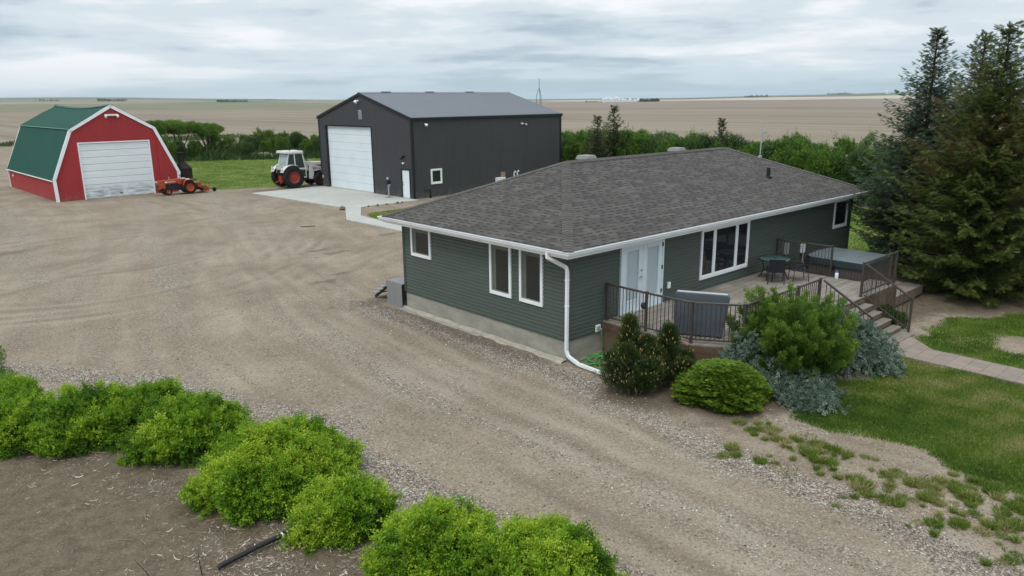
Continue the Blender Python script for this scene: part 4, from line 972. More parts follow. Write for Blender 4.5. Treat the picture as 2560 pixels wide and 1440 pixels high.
# spare tub cover standing on edge behind the railing
def spare():
    M_c = worn('old_grey_vinyl', (.075, .090, .108), .22, 1.8, .5, .35, dirt=(.045, .052, .062)); M_e = worn('faded_cover_edge', (.36, .385, .40), .1, 2, .6, .3)
    a = math.atan2(-1.24, .63)
    t = thing('spare_tub_cover', 'old grey hot tub cover standing on edge just inside the angled deck railing', 'tub cover', (2.30, -2.78, ZD), a)
    w, h, th = .72, 1.2, .17
    def slab_(x0, x1, y0, y1, z0, z1):
        n = 10; p = []
        for i in range(n): p.append((x0 + (x1 - x0) * i / n, z0))
        for (cx, cz, s) in ((x1 - .1, z1 - .1, 0), (x0 + .1, z1 - .1, 1)):
            for k in range(6): q = math.pi / 2 * (k / 5 + s); p.append((cx + .1 * math.cos(q), cz + .1 * math.sin(q)))
        return MB().prism([(x, y0, z) for x, z in p], (0, y1 - y0, 0))
    slab_(-w, w, -th / 2, -.005, .03, h).build('panel', M_c, t, bevel=.02); slab_(-w, w, .005, th / 2, .03, h - .01).build('panel', M_c, t, bevel=.02)
    MB().box(-w + .06, w - .06, -th / 2 + .015, th / 2 - .015, h - .005, h + .018).build('edge_strip', M_e, t, bevel=.012)
    for x in (-.5, 0, .5): MB().box(x - .06, x + .06, -th / 2, th / 2, 0, .045).build('block', M_black, t)
spare()
# patio table and chairs
def patio():
    M_f = worn('black_furniture_frame', (.018, .018, .02), .2, 4, .45, .4); M_sl = worn('black_sling_fabric', (.022, .022, .027), .2, 12, .8, .2)
    mg = Mat('green_tabletop_glass', .08, .6); mg.color(mg.mix(mg.noise(3, 3), (.055, .105, .098), (.075, .135, .128)))
    t = thing('patio_table', 'round green glass patio table on black legs against the house wall', 'table', (9.78, -.84, ZD), .4)
    MB().lathe([(0, .708), (.535, .708), (.545, .715), (.535, .722), (0, .722)], (0, 0, 0), (0, 0, 1), 40, False).build('table_top', mg.m, t, smooth=True)
    rm = MB(); rm.lathe([(.53, .69), (.56, .69), (.563, .715), (.55, .728), (.53, .722)], n=40, cap=False); rm.lathe([(.04, .70), (.045, .735), (.02, .735)], n=12); rm.build('rim', M_f, t, smooth=True)
    for k in range(4):
        a = k * math.pi / 2; c, s = math.cos(a), math.sin(a)
        MB().tube([(.45 * c, .45 * s, .69), (.36 * c, .36 * s, .45), (.36 * c, .36 * s, .28), (.46 * c, .46 * s, .06), (.52 * c, .52 * s, .0)], .017, 8).build('leg', M_f, t, smooth=True)
    MB().lathe([(.34, .30), (.36, .30), (.36, .32), (.34, .32)], n=24, cap=False).build('brace_ring', M_f, t, smooth=True)
    def chair(loc, rz, label):   # faces +x
        t = thing('patio_chair', label, 'chair', loc, rz, 'black sling patio chairs')
        for s in (-1, 1):
            MB().tube([(.25, .27 * s, 0), (.23, .27 * s, .30), (.22, .28 * s, .56), (.17, .29 * s, .62), (-.15, .29 * s, .61), (-.24, .27 * s, .60)], .014, 8).build('arm_leg', M_f, t, smooth=True)
            MB().tube([(-.30, .27 * s, 0), (-.24, .26 * s, .35), (-.23, .26 * s, .45), (-.31, .255 * s, .88)], .014, 8).build('back_leg', M_f, t, smooth=True)
        fr = MB(); fr.tube([(-.22, -.26, .41), (.25, -.26, .42), (.25, .26, .42), (-.22, .26, .41)], .013, 8); fr.tube([(-.31, -.255, .88), (-.31, .255, .88)], .014, 8); fr.build('frame', M_f, t, smooth=True)
        st = MB(); n = 8
        for i in range(n):
            f = lambda u: (-.22 + .47 * u, .425 - .05 * math.sin(u * math.pi)); a, b = f(i / n), f((i + 1) / n); st.hexa([(a[0], -.25, a[1] - .006), (b[0], -.25, b[1] - .006), (b[0], .25, b[1] - .006), (a[0], .25, a[1] - .006), (a[0], -.25, a[1]), (b[0], -.25, b[1]), (b[0], .25, b[1]), (a[0], .25, a[1])])
        st.build('seat', M_sl, t)
        bk = MB(); bk.hexa([(-.235, -.25, .45), (-.225, -.25, .45), (-.225, .25, .45), (-.235, .25, .45), (-.315, -.25, .885), (-.305, -.25, .885), (-.305, .25, .885), (-.315, .25, .885)]); bk.build('backrest', M_sl, t)
    chair((9.20, -1.22, ZD), math.atan2(.54, .84), 'black sling patio chair with its back to the deck front, left of the other chair')
    chair((10.12, -1.58, ZD), math.atan2(.72, -.70), 'black sling patio chair turned sideways between the glass table and the hot tub railing')
patio()
def bottle():
    t = thing('spray_bottle', 'white plastic bottle with a blue cap standing on the deck by the hot tub', 'bottle', (11.28, -2.42, ZD))
    MB().lathe([(.055, 0), (.06, .01), (.06, .20), (.045, .23)], n=16).build('body', M_white, t, smooth=True); MB().lathe([(.047, .225), (.047, .28), (.04, .29)], n=16).build('cap', worn('blue_cap', (.04, .15, .45), .1, 4, .4, .4), t, smooth=True)
bottle()
# things hung on the railing
b_ = MB(); b_.lathe([(.03, -.08), (.07, -.06), (.08, .03), (.05, .09), (0, .1)], (1.54, -1.44, ZD + .72), (0, .2, 1), 12); b_.bar((1.54, -1.48, ZD + .8), (1.57, -1.5, ZD + .95), .02, .02)
tag(b_.build('solar_lamp', M_black, smooth=True), 'small black solar lamp hung on the second railing post', 'lamp')
# ------------------------------------------------------------------ tractors
def wheel(parent, name, o, R, w, rimR, rim_mat, lugs=0, side=-1, hubd=.06):
    """wheel turning about y, centre o; tyre with lugs, rim as its sub-part"""
    o = V(*o); h = w / 2; b = R * .06
    tm = MB(); tm.lathe([(rimR, -h * .82), (rimR + (R - rimR) * .5, -h * 1.02), (R - b, -h * .9), (R - b * .4, -h * .5), (R - b * .4, h * .5), (R - b, h * .9), (rimR + (R - rimR) * .5, h * 1.02), (rimR, h * .82)], o, (0, 1, 0), 40, False)
    for k in range(lugs):
        a = 2 * math.pi * k / lugs
        for s in (-1, 1):
            aa = a + (math.pi / lugs if s > 0 else 0); d = .32 / max(R, .3) * .5
            def pt(r, an, y): return o + V(r * math.cos(an), y, r * math.sin(an))
            p = [pt(R - b * .6, aa, 0), pt(R - b * .6, aa + .07, 0), pt(R - b * 1.6, aa + .07 + d, s * h * .98), pt(R - b * 1.6, aa + d, s * h * .98), pt(R, aa + .01, 0), pt(R, aa + .06, 0), pt(R - b * .6, aa + .06 + d, s * h), pt(R - b * .6, aa + .01 + d, s * h)]
            tm.hexa(p)
    ty = tm.build(name, M_rubber, parent, smooth=True)
    rm = MB(); rm.lathe([(rimR * 1.04, -h * .80), (rimR * .96, -h * .84), (rimR * .9, -h * .55), (rimR * .62, -h * .25), (rimR * .60, -h * .45), (rimR * .3, -h * .50), (rimR * .28, -h * .62), (rimR * .12, -h * .66), (0, -h * .66)], o, (0, 1, 0), 32, False)
    rm.lathe([(rimR * 1.04, h * .80), (rimR * .96, h * .84), (rimR * .9, h * .55), (rimR * .62, h * .25), (rimR * .3, h * .3), (0, h * .3)], o, (0, 1, 0), 32, False)
    ro = rm.build('rim', rim_mat, ty, smooth=True)
    return ty
def white_tractor():
    M_w = worn('tractor_white', (.60, .60, .565), .07, 2, .4, .4, dirt=(.40, .37, .31)); M_o = worn('tractor_red_rim', (.27, .042, .022), .15, 3, .5, .35, dirt=(.20, .06, .035)); M_d = worn('tractor_dark_iron', (.035, .028, .025), .3, 4, .7, .3); M_rd = worn('tractor_red_stripe', (.22, .022, .02), .1, 3, .45, .4)
    mg = Mat('cab_glass', .06, .3); mg.color(mg.mix(mg.noise(1.5, 2), (.014, .026, .024), (.030, .050, .046)))
    mgl = Mat('rear_cab_glass', .08, .6); mgl.color(mgl.mix(mgl.noise(1.5, 2), (.28, .345, .37), (.34, .41, .43)))
    t = thing('farm_tractor', 'large old white cab tractor with rusty red wheel rims parked behind the workshop corner', 'tractor', (14.45, 46.2, 0), .03); t.scale = (.95, .95, .95)
    wheel(t, 'rear_wheel', (0, -1.08, .965), .965, .52, .52, M_o, 22); wheel(t, 'rear_wheel', (0, 1.08, .965), .965, .52, .52, M_o, 22)
    M_fr = worn('dark_rusty_rim', (.085, .022, .016), .2, 3, .6, .3)
    wheel(t, 'front_wheel', (2.75, -.92, .64), .64, .36, .34, M_fr, 18); wheel(t, 'front_wheel', (2.75, .92, .64), .64, .36, .34, M_fr, 18)
    m = MB(); m.box(-.4, 1.2, -.35, .35, .7, 1.35); m.lathe([(.2, -1.0), (.2, 1.0)], (0, 0, .965), (0, 1, 0), 14); m.box(1.2, 3.2, -.28, .28, .75, 1.45); m.lathe([(.12, -.85), (.12, .85)], (2.75, 0, .64), (0, 1, 0), 12); m.box(.5, 2.2, -.62, .62, .62, .82); m.box(.75, 1.15, -.8, -.45, .5, 1.1)
    m.build('chassis', M_d, t, bevel=.03)
    m = MB(); m.box(-.75, -.35, -.28, .28, .55, 1.1); m.bar((-.7, -.4, .6), (-1.0, -.45, .45), .08, .12); m.bar((-.7, .4, .6), (-1.0, .45, .45), .08, .12); m.box(-.5, -.35, -.5, .5, .5, .8); m.build('hitch', M_o, t, bevel=.02)
    m = MB(); m.prism([(1.35, -.40, 1.4), (3.9, -.38, 1.4), (3.95, -.36, 1.75), (3.9, -.34, 2.1), (1.35, -.38, 2.22)], (0, .76, 0)); m.build('hood', M_w, t, bevel=.05)
    MB().box(1.9, 3.93, -.415, .415, 1.62, 1.86).build('hood_stripe', M_rd, t, bevel=.01)
    # cab: posts, lower panels, roof
    q = .78; cb = MB()
    def post(a, b, w=.09): cb.bar(a, b, w, w, (0, 1, 0))
    for s in (-1, 1):
        y = q * s
        post((-.48, y * .98, 1.62), (-.12, y * .92, 3.05)); post((.42, y, 1.55), (.40, y * .94, 3.05)); post((1.42, y, 1.55), (1.18, y * .94, 3.05), .11)
        cb.bar((-.48, y, 1.66), (1.5, y, 1.66), .08, .14, (0, 0, 1)); cb.bar((-.12, y * .93, 3.02), (1.2, y * .93, 3.02), .08, .1, (0, 0, 1))
        cb.bar((.50, y * 1.01, 1.62), (.86, y * 1.01, .90), .07, .1, (0, 1, 0)); cb.bar((1.42, y * 1.01, 1.62), (1.42, y * 1.01, .92), .07, .12, (0, 1, 0)); cb.bar((.80, y * 1.01, .90), (1.46, y * 1.01, .90), .07, .12, (0, 0, 1))
    cb.bar((-.48, -q, 1.66), (-.48, q, 1.66), .08, .14); cb.bar((1.45, -q, 1.7), (1.45, q, 1.7), .08, .2)
    cb.build('cab', M_w, t, bevel=.015)
    rf = MB(); rf.hexa([(-.50, -.88, 3.04), (1.32, -.86, 3.04), (1.32, .86, 3.04), (-.50, .88, 3.04), (-.46, -.82, 3.26), (1.24, -.78, 3.24), (1.24, .78, 3.24), (-.46, .82, 3.26)]); r_ = rf.build('cab_roof', M_w, t, bevel=.05)
    m = MB()
    for x, y in ((0.0, -.7), (.9, -.7), (1.2, .2), (.9, .7)): m.lathe([(.03, 0), (.03, .06), (.05, .07), (.05, .13), (0, .14)], (x, y, 3.24), (0, 0, 1), 8)
    m.build('beacon', M_d, r_)
    for s in (-1, 1):
        y = q * s; e = .012 * s
        MB().prism([(-.40, y * .98 + e, 1.72), (.36, y * .99 + e, 1.72), (.34, y * .94 + e, 2.98), (-.08, y * .93 + e, 2.98)], (0, -.02 * s, 0)).build('side_window', mg.m, t)
        MB().prism([(.48, y * .99 + e, 1.72), (1.36, y * .99 + e, 1.72), (1.14, y * .94 + e, 2.98), (.46, y * .94 + e, 2.98)], (0, -.02 * s, 0)).build('door_window', mg.m, t)
        MB().prism([(.58, y * 1.0 + e, 1.56), (1.36, y * 1.0 + e, 1.56), (1.36, y * 1.0 + e, .97), (.88, y * 1.0 + e, .97)], (0, -.02 * s, 0)).build('lower_window', mg.m, t)
    MB().prism([(-.47, -.70, 1.74), (-.47, .70, 1.74), (-.13, .66, 2.98), (-.13, -.66, 2.98)], (.02, 0, 0)).build('rear_window', mgl.m, t)
    MB().prism([(1.42, -.70, 2.2), (1.42, .70, 2.2), (1.20, .66, 2.98), (1.20, -.66, 2.98)], (.02, 0, 0)).build('windscreen', mg.m, t)
    m = MB(); m.box(-.1, .4, -.3, .3, 1.6, 1.9); m.box(-.15, 0, -.3, .3, 1.9, 2.5); m.build('seat', M_black, t, bevel=.04)
    for s in (-1, 1):
        f = MB(); n = 9
        for i in range(n):
            a0, a1 = math.radians(62 + 92 * i / n), math.radians(62 + 92 * (i + 1) / n); R_ = 1.07
            p = lambda a, y, r: (r * math.cos(a), y, .965 + r * math.sin(a))
            f.hexa([p(a0, s * .62, R_), p(a1, s * .62, R_), p(a1, s * 1.12, R_), p(a0, s * 1.12, R_), p(a0, s * .62, R_ + .04), p(a1, s * .62, R_ + .04), p(a1, s * 1.12, R_ + .04), p(a0, s * 1.12, R_ + .04)])
        f.box(-.7, .5, s * .60, s * .64, 1.3, 2.0)
        f.build('fender', M_w, t)
        k = MB(); k.box(-1.02, -.92, s * .78, s * 1.0, 1.62, 1.82); k.lathe([(.06, 0), (.07, .09), (0, .1)], (-1.0, s * .7, 1.9), (-1, 0, 0), 10); k.build('tail_lamp', M_w, t, bevel=.02)
    m = MB(); m.box(-.75, -.5, -.5, .5, 1.2, 1.62); m.build('rear_cowl', M_black, t, bevel=.05)
    # front loader frame
    for s in (-1, 1):
        m = MB(); y0_, y1_ = sorted((s * .60, s * .74))
        m.prism([(1.75, y0_, .72), (2.10, y0_, .66), (2.25, y0_, 1.2), (2.12, y0_, 1.95), (1.88, y0_, 2.02), (1.78, y0_, 1.3)], (0, y1_ - y0_, 0)); m.bar((1.98, s * .67, 1.85), (3.4, s * .67, 1.55), .11, .18); m.bar((3.4, s * .67, 1.55), (4.6, s * .67, .5), .11, .18); m.bar((2.05, s * .67, 1.35), (3.1, s * .67, 1.5), .09, .1)
        m.build('loader_arm', M_w, t, bevel=.02)
    m = MB(); m.prism([(4.4, -1.05, .1), (5.0, -1.05, .06), (5.1, -1.05, .2), (4.55, -1.05, .85), (4.4, -1.05, .8)], (0, 2.1, 0)); m.build('bucket', M_w, t, bevel=.02)
    m = MB(); m.tube([(1.7, -.55, 2.2), (1.7, -.95, 2.3)], .015, 6); m.box(1.68, 1.72, -1.12, -.92, 2.2, 2.5); m.build('mirror', M_galv, t)
    MB().tube([(1.9, -.1, 2.1), (1.9, -.1, 2.9), (1.86, -.1, 2.98)], .045, 8).build('exhaust', M_d, t, smooth=True)
white_tractor()
def text_mesh(name, s, size, depth, mat, parent, loc, rot):
    cu = bpy.data.curves.new(name, 'FONT'); cu.body = s; cu.size = size; cu.extrude = depth; cu.align_x = 'CENTER'; cu.align_y = 'CENTER'
    tmp = bpy.data.objects.new('tmp_text', cu); COL.objects.link(tmp); bpy.context.view_layer.update()
    me = bpy.data.meshes.new_from_object(tmp.evaluated_get(bpy.context.evaluated_depsgraph_get())); bpy.data.objects.remove(tmp)
    me.materials.clear(); me.materials.append(mat); o = bpy.data.objects.new(name, me); link(o, parent); o.location = loc; o.rotation_euler = rot; return o
def orange_tractor():
    M_o = worn('tractor_orange', (.34, .055, .017), .10, 3, .42, .4, dirt=(.30, .085, .03)); M_d = worn('engine_black', (.022, .021, .022), .3, 4, .65, .3); M_t = worn('tiller_orange', (.27, .048, .020), .18, 4, .55, .3, dirt=(.20, .07, .035))
    t = thing('compact_tractor', 'small orange open tractor with a rear tiller parked by the red barn corner', 'tractor', (6.98, 48.62, 0), math.pi - .02)   # faces the barn side
    y = .46   # near side is +y in local axes after the half turn
    wheel(t, 'rear_wheel', (0, .48, .51), .51, .28, .31, M_o, 16); wheel(t, 'rear_wheel', (0, -.48, .51), .51, .28, .31, M_o, 16)
    wheel(t, 'front_wheel', (1.68, .48, .30), .30, .17, .16, M_o, 14); wheel(t, 'front_wheel', (1.68, -.48, .30), .30, .17, .16, M_o, 14)
    m = MB(); m.box(-.25, .75, -.2, .2, .35, .75); m.box(.75, 1.9, -.17, .17, .38, .82); m.lathe([(.09, -.45), (.09, .45)], (0, 0, .51), (0, 1, 0), 12); m.lathe([(.05, -.45), (.05, .45)], (1.68, 0, .30), (0, 1, 0), 10); m.box(.3, 1.0, -.45, .45, .33, .39); m.box(1.9, 2.25, -.25, .25, .25, .38); m.lathe([(.09, 0), (.09, .3)], (1.2, .2, .5), (1, 0, 0), 10)
    m.build('chassis', M_d, t, bevel=.02)
    m = MB(); m.prism([(.78, -.25, .88), (2.32, -.25, .82), (2.38, -.25, 1.02), (2.36, -.25, 1.13), (.78, -.25, 1.2)], (0, .5, 0)); m.build('hood', M_o, t, bevel=.035)
    m = MB(); m.box(1.78, 2.30, -.27, .27, .50, .86); m.build('grille_housing', M_o, t, bevel=.03)
    MB().box(2.28, 2.315, -.2, .2, .55, .95).build('grille', M_black, t, bevel=.01)
    for s in (-1, 1): MB().lathe([(.06, 0), (.065, .03), (0, .04)], (2.36, .17 * s, 1.04), (1, 0, 0), 12).build('headlight', M_white, t, smooth=True)
    m = MB(); m.box(.55, .80, -.28, .28, .78, 1.22); m.build('dash_cowl', M_o, t, bevel=.03)
    m = MB(); m.box(1.62, 1.80, .251, .258, .96, 1.06); m.box(1.62, 1.80, -.258, -.251, .96, 1.06); m.build('badge', M_white, t)
    text_mesh('lettering', 'KUBOTA', .14, .003, M_white, t, (1.28, .258, 1.02), (math.pi / 2, 0, math.pi)); 
    MB().tube([(1.45, .2, .8), (1.45, .22, 1.2), (1.45, .22, 1.42)], .028, 8).build('exhaust', M_galv, t, smooth=True)
    m = MB(); m.tube([(.68, 0, 1.15), (.50, 0, 1.38)], .02, 8)
    n = 22; ring_ = []
    for k in range(n + 1): a = 2 * math.pi * k / n; ring_.append((.48 + .19 * math.cos(a) * .8, .19 * math.sin(a), 1.40 + .19 * math.cos(a) * .6))
    m.tube(ring_, .014, 6); m.bar((.33, 0, 1.31), (.62, 0, 1.49), .02, .02); m.build('steering_wheel', M_black, t, smooth=True)
    m = MB(); m.box(-.3, .1, -.22, .22, .86, .95); m.hexa([(-.32, -.22, .95), (-.24, -.22, .95), (-.24, .22, .95), (-.32, .22, .95), (-.42, -.2, 1.2), (-.36, -.2, 1.2), (-.36, .2, 1.2), (-.42, .2, 1.2)]); m.build('seat', M_black, t, bevel=.03)
    for s in (-1, 1):
        f = MB(); pts = [(.50, .70), (.40, .98), (.22, 1.12), (-.30, 1.12), (-.52, 1.0)]
        ya, yb = sorted((.30 * s, .64 * s))
        for (a, za), (b, zb) in zip(pts[:-1], pts[1:]): f.hexa([(a, ya, za - .02), (b, ya, zb - .02), (b, yb, zb - .02), (a, yb, za - .02), (a, ya, za + .015), (b, ya, zb + .015), (b, yb, zb + .015), (a, yb, za + .015)])
        f.prism([(.50, .30 * s, .45), (.50, .30 * s, .70), (.22, .30 * s, 1.1), (-.3, .30 * s, 1.1), (-.4, .30 * s, .6)], (0, .02 * s, 0)); f.build('fender', M_o, t, bevel=.01)
        MB().box(.0, .28, .40 * s, .58 * s, 1.135, 1.2).build('fender_pad', M_white, t, bevel=.02)
    m = MB(); 
    for y_ in (-.3, .1, .3): m.bar((.2, y_, .8), (.05, y_ * 1.1, 1.3), .018, .018)
    m.bar((-.1, .2, 1.12), (-.75, .2, 1.08), .025, .06); m.build('lever', M_black, t)
    # rear tiller
    m = MB(); m.prism([(-.62, -.62, .62), (-.95, -.62, .55), (-1.35, -.62, .30), (-1.32, -.62, .12), (-.9, -.62, .40), (-.62, -.62, .45)], (0, 1.24, 0)); m.box(-1.0, -.55, -.12, .12, .5, .8); m.build('tiller_cover', M_t, t, bevel=.02)
    m = MB(); m.prism([(-1.0, .60, .15), (-1.40, .60, .12), (-1.5, .60, .3), (-1.2, .60, .56), (-.9, .60, .6)], (0, .05, 0)); m.prism([(-1.0, -.65, .15), (-1.40, -.65, .12), (-1.5, -.65, .3), (-1.2, -.65, .56), (-.9, -.65, .6)], (0, .05, 0)); m.build('tiller_side_plate', M_t, t)
    m = MB()
    for s in (-.3, .3): m.bar((-.6, s, .5), (-1.1, 0, .92), .04, .05)
    m.bar((-1.1, 0, .92), (-1.75, 0, .62), .05, .05); m.bar((-1.55, -.5, .32), (-1.55, .5, .32), .05, .05); m.bar((-1.55, .35, .32), (-1.55, .35, .85), .03, .03); m.bar((-1.55, -.35, .32), (-1.55, -.35, .85), .03, .03); m.bar((-1.3, .3, .4), (-1.9, .3, .2), .04, .04); m.build('tiller_frame', M_t, t)
    m = MB(); m.lathe([(.08, -.5), (.08, .5)], (-1.1, 0, .22), (0, 1, 0), 10)
    for k in range(18):
        a = k * 1.1; yy = -.5 + k / 17.0; m.bar((-1.1, yy, .22), (-1.1 + .2 * math.cos(a), yy, .22 + .2 * math.sin(a)), .03, .05)
    m.build('tine_rotor', M_d, t); m = MB(); m.lathe([(0, -.05), (.12, -.05), (.165, -.03), (.165, .03), (.12, .05), (0, .05)], (-1.95, .36, .17), (0, 1, 0), 20, False); m.build('gauge_wheel', M_rubber, t, smooth=True)
    m = MB(); m.box(-.8, -.55, -.3, .2, .25, .5); m.build('gearbox', M_d, t, bevel=.02)
orange_tractor()

# black drain pipe lying on the bare soil, two dead stems
def drain():
    a, b = V(-10.90, -2.79), V(-9.30, -2.72); d = b - a; L = np.hypot(*d); t = thing('drain_pipe', 'black plastic pipe with a white banded joint lying on the bare soil', 'pipe', (a[0], a[1], .06), math.atan2(d[1], d[0]))
    MB().tube([(0, 0, -.03), (.05, 0, 0), (L * .45, .015, .03), (L * .72, 0, .045)], .042, 12).build('pipe', M_black, t, smooth=True); MB().tube([(L * .70, 0, .045), (L, 0, .055)], .048, 12).build('pipe', M_black, t, smooth=True)
    m = MB()
    for x in (.69, .745): m.lathe([(.051, -.009), (.051, .009)], (L * x, 0, .045), (1, 0, 0), 14)
    m.build('joint_band', M_white, t, smooth=True)
drain()
M_stem = worn('dead_stem', (.045, .028, .022), .3, 9, .9, .1)
tag(MB().tube([(-11.13, -2.74, 0), (-11.15, -2.76, .22), (-11.14, -2.74, .40)], .009, 6, .5).build('dead_stem', M_stem), 'thin upright dead stem sticking out of the soil, nearer the black pipe', 'stem', 'dead stems in the garden soil')
tag(MB().tube([(-11.75, -2.32, 0), (-11.80, -2.28, .15), (-11.9, -2.15, .33)], .008, 6, .5).build('dead_stem', M_stem), 'thin leaning dead stem in the soil, farther left of the black pipe', 'stem', 'dead stems in the garden soil')
# ------------------------------------------------------------------ vegetation
def leafq(p, d, L, w, nrm):
    p, d, nrm = V(*p), V(*d), V(*nrm); d /= np.linalg.norm(d); s = np.cross(d, nrm); s /= np.linalg.norm(s) + 1e-9
    return [p, p + d * L * .5 + s * w / 2, p + d * L, p + d * L * .5 - s * w / 2]
def T_leafy(n=8, L=.42, w=.2, seed=1, spread=1.0):
    r = np.random.default_rng(seed); q = []
    for i in range(n):
        x = .15 + .75 * i / (n - 1); a = i * 2.4 + r.uniform(-.3, .3)
        d = (.75, spread * math.cos(a), spread * math.sin(a)); q.append(leafq((x, 0, 0), d, L * (1.15 - .5 * x), w * (1.1 - .4 * x), r.normal(size=3) * .6 + V(0, -math.sin(a), math.cos(a))))
    return np.array(q)
def T_needle(n=7, L=.30, w=.075, flat=.35, tip=True):
    q = []
    for i in range(n):
        x = .04 + .82 * i / (n - 1)
        for s in (-1, 1): q.append(leafq((x, 0, 0), (.8, s * .75, flat * (1 if (i + (s > 0)) % 2 else -.3)), L * (1.1 - .45 * x), w, (0, .2 * s, 1)))
    q.append(leafq((0, 0, 0), (1, 0, 0), 1.0, w * 1.1, (0, 0, 1))); q.append(leafq((0, 0, 0), (1, 0, 0), 1.0, w * 1.1, (0, 1, 0)))
    return np.array(q)
def T_brush(n=10, L=.35, w=.05, seed=2):
    q = []
    for i in range(n):
        a = i * 2.4; x = .1 + .85 * i / n; q.append(leafq((x, 0, 0), (.9, .75 * math.cos(a), .75 * math.sin(a)), L, w, (0, -math.sin(a), math.cos(a))))
    return np.array(q)
def foliage(name, mat, parent, parts):
    """parts: list of (base, dirs, length, template, tint, twist) -> one mesh"""
    vs, ts = [], []
    for base, dirs, ln, tm, tint, tw in parts:
        v = sprigs(base, dirs, ln, tm, None if tw is None else V(0, 0, 1), 1.0 if tw is None else tw); vs.append(v)
        ts.append(np.repeat(tint, len(tm)) + rng.uniform(-.06, .06, len(tint) * len(tm)))
    me = arr_mesh(name, np.concatenate(vs), 4, np.concatenate(ts)); me.materials.append(mat)
    return link(bpy.data.objects.new(name, me), parent) if parent is not False else me
def blob_points(blobs, n, lumps=.16, seed=0, zmin=.04):
    """n points on the outer skin of a union of ellipsoids; blobs (cx,cy,cz,rx,ry,rz)"""
    r = np.random.default_rng(seed); B = np.array(blobs, float)
    area = (B[:, 3] * B[:, 4] * B[:, 5]) ** (2 / 3); pick = r.choice(len(B), n * 3, p=area / area.sum())
    d = unit(r.normal(size=(n * 3, 3))); 
    ph = np.stack([np.sin(d @ r.normal(size=3) * 5 + r.uniform(0, 6)) for _ in range(6)], 1).mean(1)
    sc = 1 + lumps * ph * 1.6; c, R_ = B[pick, :3], B[pick, 3:]
    p = c + d * R_ * sc[:, None]; nr = unit(d / R_)
    keep = p[:, 2] > zmin
    for i in range(len(B)):
        e = (((p - B[i, :3]) / (B[i, 3:] * .92)) ** 2).sum(1); keep &= (e > 1) | (pick == i)
    p, nr = p[keep][:n], nr[keep][:n]
    return p, nr
def shrub_parts(blobs, n, length, tmpl, seed=0, up=.45, jit=.5, lumps=.16, tint0=.5, tvar=.28, inner=.35, zmin=.04):
    p, nr = blob_points(blobs, n, lumps, seed, zmin); r = np.random.default_rng(seed + 99)
    dirs = nr + V(0, 0, up) + r.normal(size=p.shape) * jit
    # clumps of lighter young growth and of older growth, decided by place on the plant's own surface
    q = r.normal(size=(9, 3)) * 2.2 / max(.5, np.ptp(p[:, 0])) * 2; w = np.stack([np.sin(p @ k * 2.2 + i) for i, k in enumerate(q)], 1).mean(1)
    tint = np.clip(tint0 + tvar * (w * 1.6 + r.normal(size=len(p)) * .55), 0, 1)
    out = [(p, dirs, length * r.uniform(.7, 1.3, len(p)), tmpl, tint, None)]
    k = int(len(p) * inner); ids = r.choice(len(p), k, replace=False)
    out.append((p[ids] - nr[ids] * length * r.uniform(.5, 1.6, k)[:, None], dirs[ids], length * r.uniform(.9, 1.4, k), tmpl, np.clip(tint[ids] - .05, 0, 1), None))
    return out
def stems(name, mat, parent, base, tops, r0=.02):
    m = MB()
    for b, t in zip(base, tops):
        b, t = V(*b), V(*t); mid = b * .5 + t * .5 + V(*(rng.normal(size=3) * .05)); m.tube([b, mid, t], r0, 6, .35)
    return m.build(name, mat, parent)
M_bark = worn('bark', (.075, .055, .04), .3, 6, .95, .1)
M_lime = leafmat('bright_shrub_leaf', namt=.15, stops=((0.0, (.020, .062, .009)), (.28, (.078, .182, .013)), (.55, (.200, .365, .022)), (1.0, (.45, .57, .055))), trans=.38)
LEAF = T_leafy(9, .46, .19, 3)
# -- the row of bright green shrubs in front of the drive
SHRUBS = [  # x, y, radius along, radius across, height, blobs seed, label
    (-12.35, 6.7, .9, .8, .70, 1, 'low bright green shrub at the far left edge of the photo, behind the others'),
    (-12.15, 4.95, 1.05, .95, .86, 2, 'broad bright green shrub at the left edge of the photo, before the first'),
    (-11.05, 3.95, 1.25, .95, .95, 3, 'long wide bright green shrub, second clump from the left edge'),
    (-9.9, 3.45, .95, .75, .92, 4, 'small olive tinged green shrub squeezed between two larger rounded ones'),
    (-9.65, 1.85, 1.08, .98, 1.02, 5, 'rounded yellowish green shrub left of the biggest one'),
    (-9.02, -1.05, 1.46, 1.3, 1.14, 6, 'biggest bright green shrub in the middle of the row, wide flat dome'),
    (-8.86, -3.15, .70, .60, .84, 7, 'compact lime green shrub to the lower right of the biggest dome, by the black pipe'),
    (-8.45, -5.2, .98, .9, 1.02, 8, 'tall bright green shrub just right of the black pipe at the bottom of the photo'),
    (-7.65, -6.75, 1.05, .9, 1.0, 9, 'bright green shrub cut by the bottom edge of the photo, last at the right')]
FROND = T_leafy(9, .30, .16, 3, 1.0)
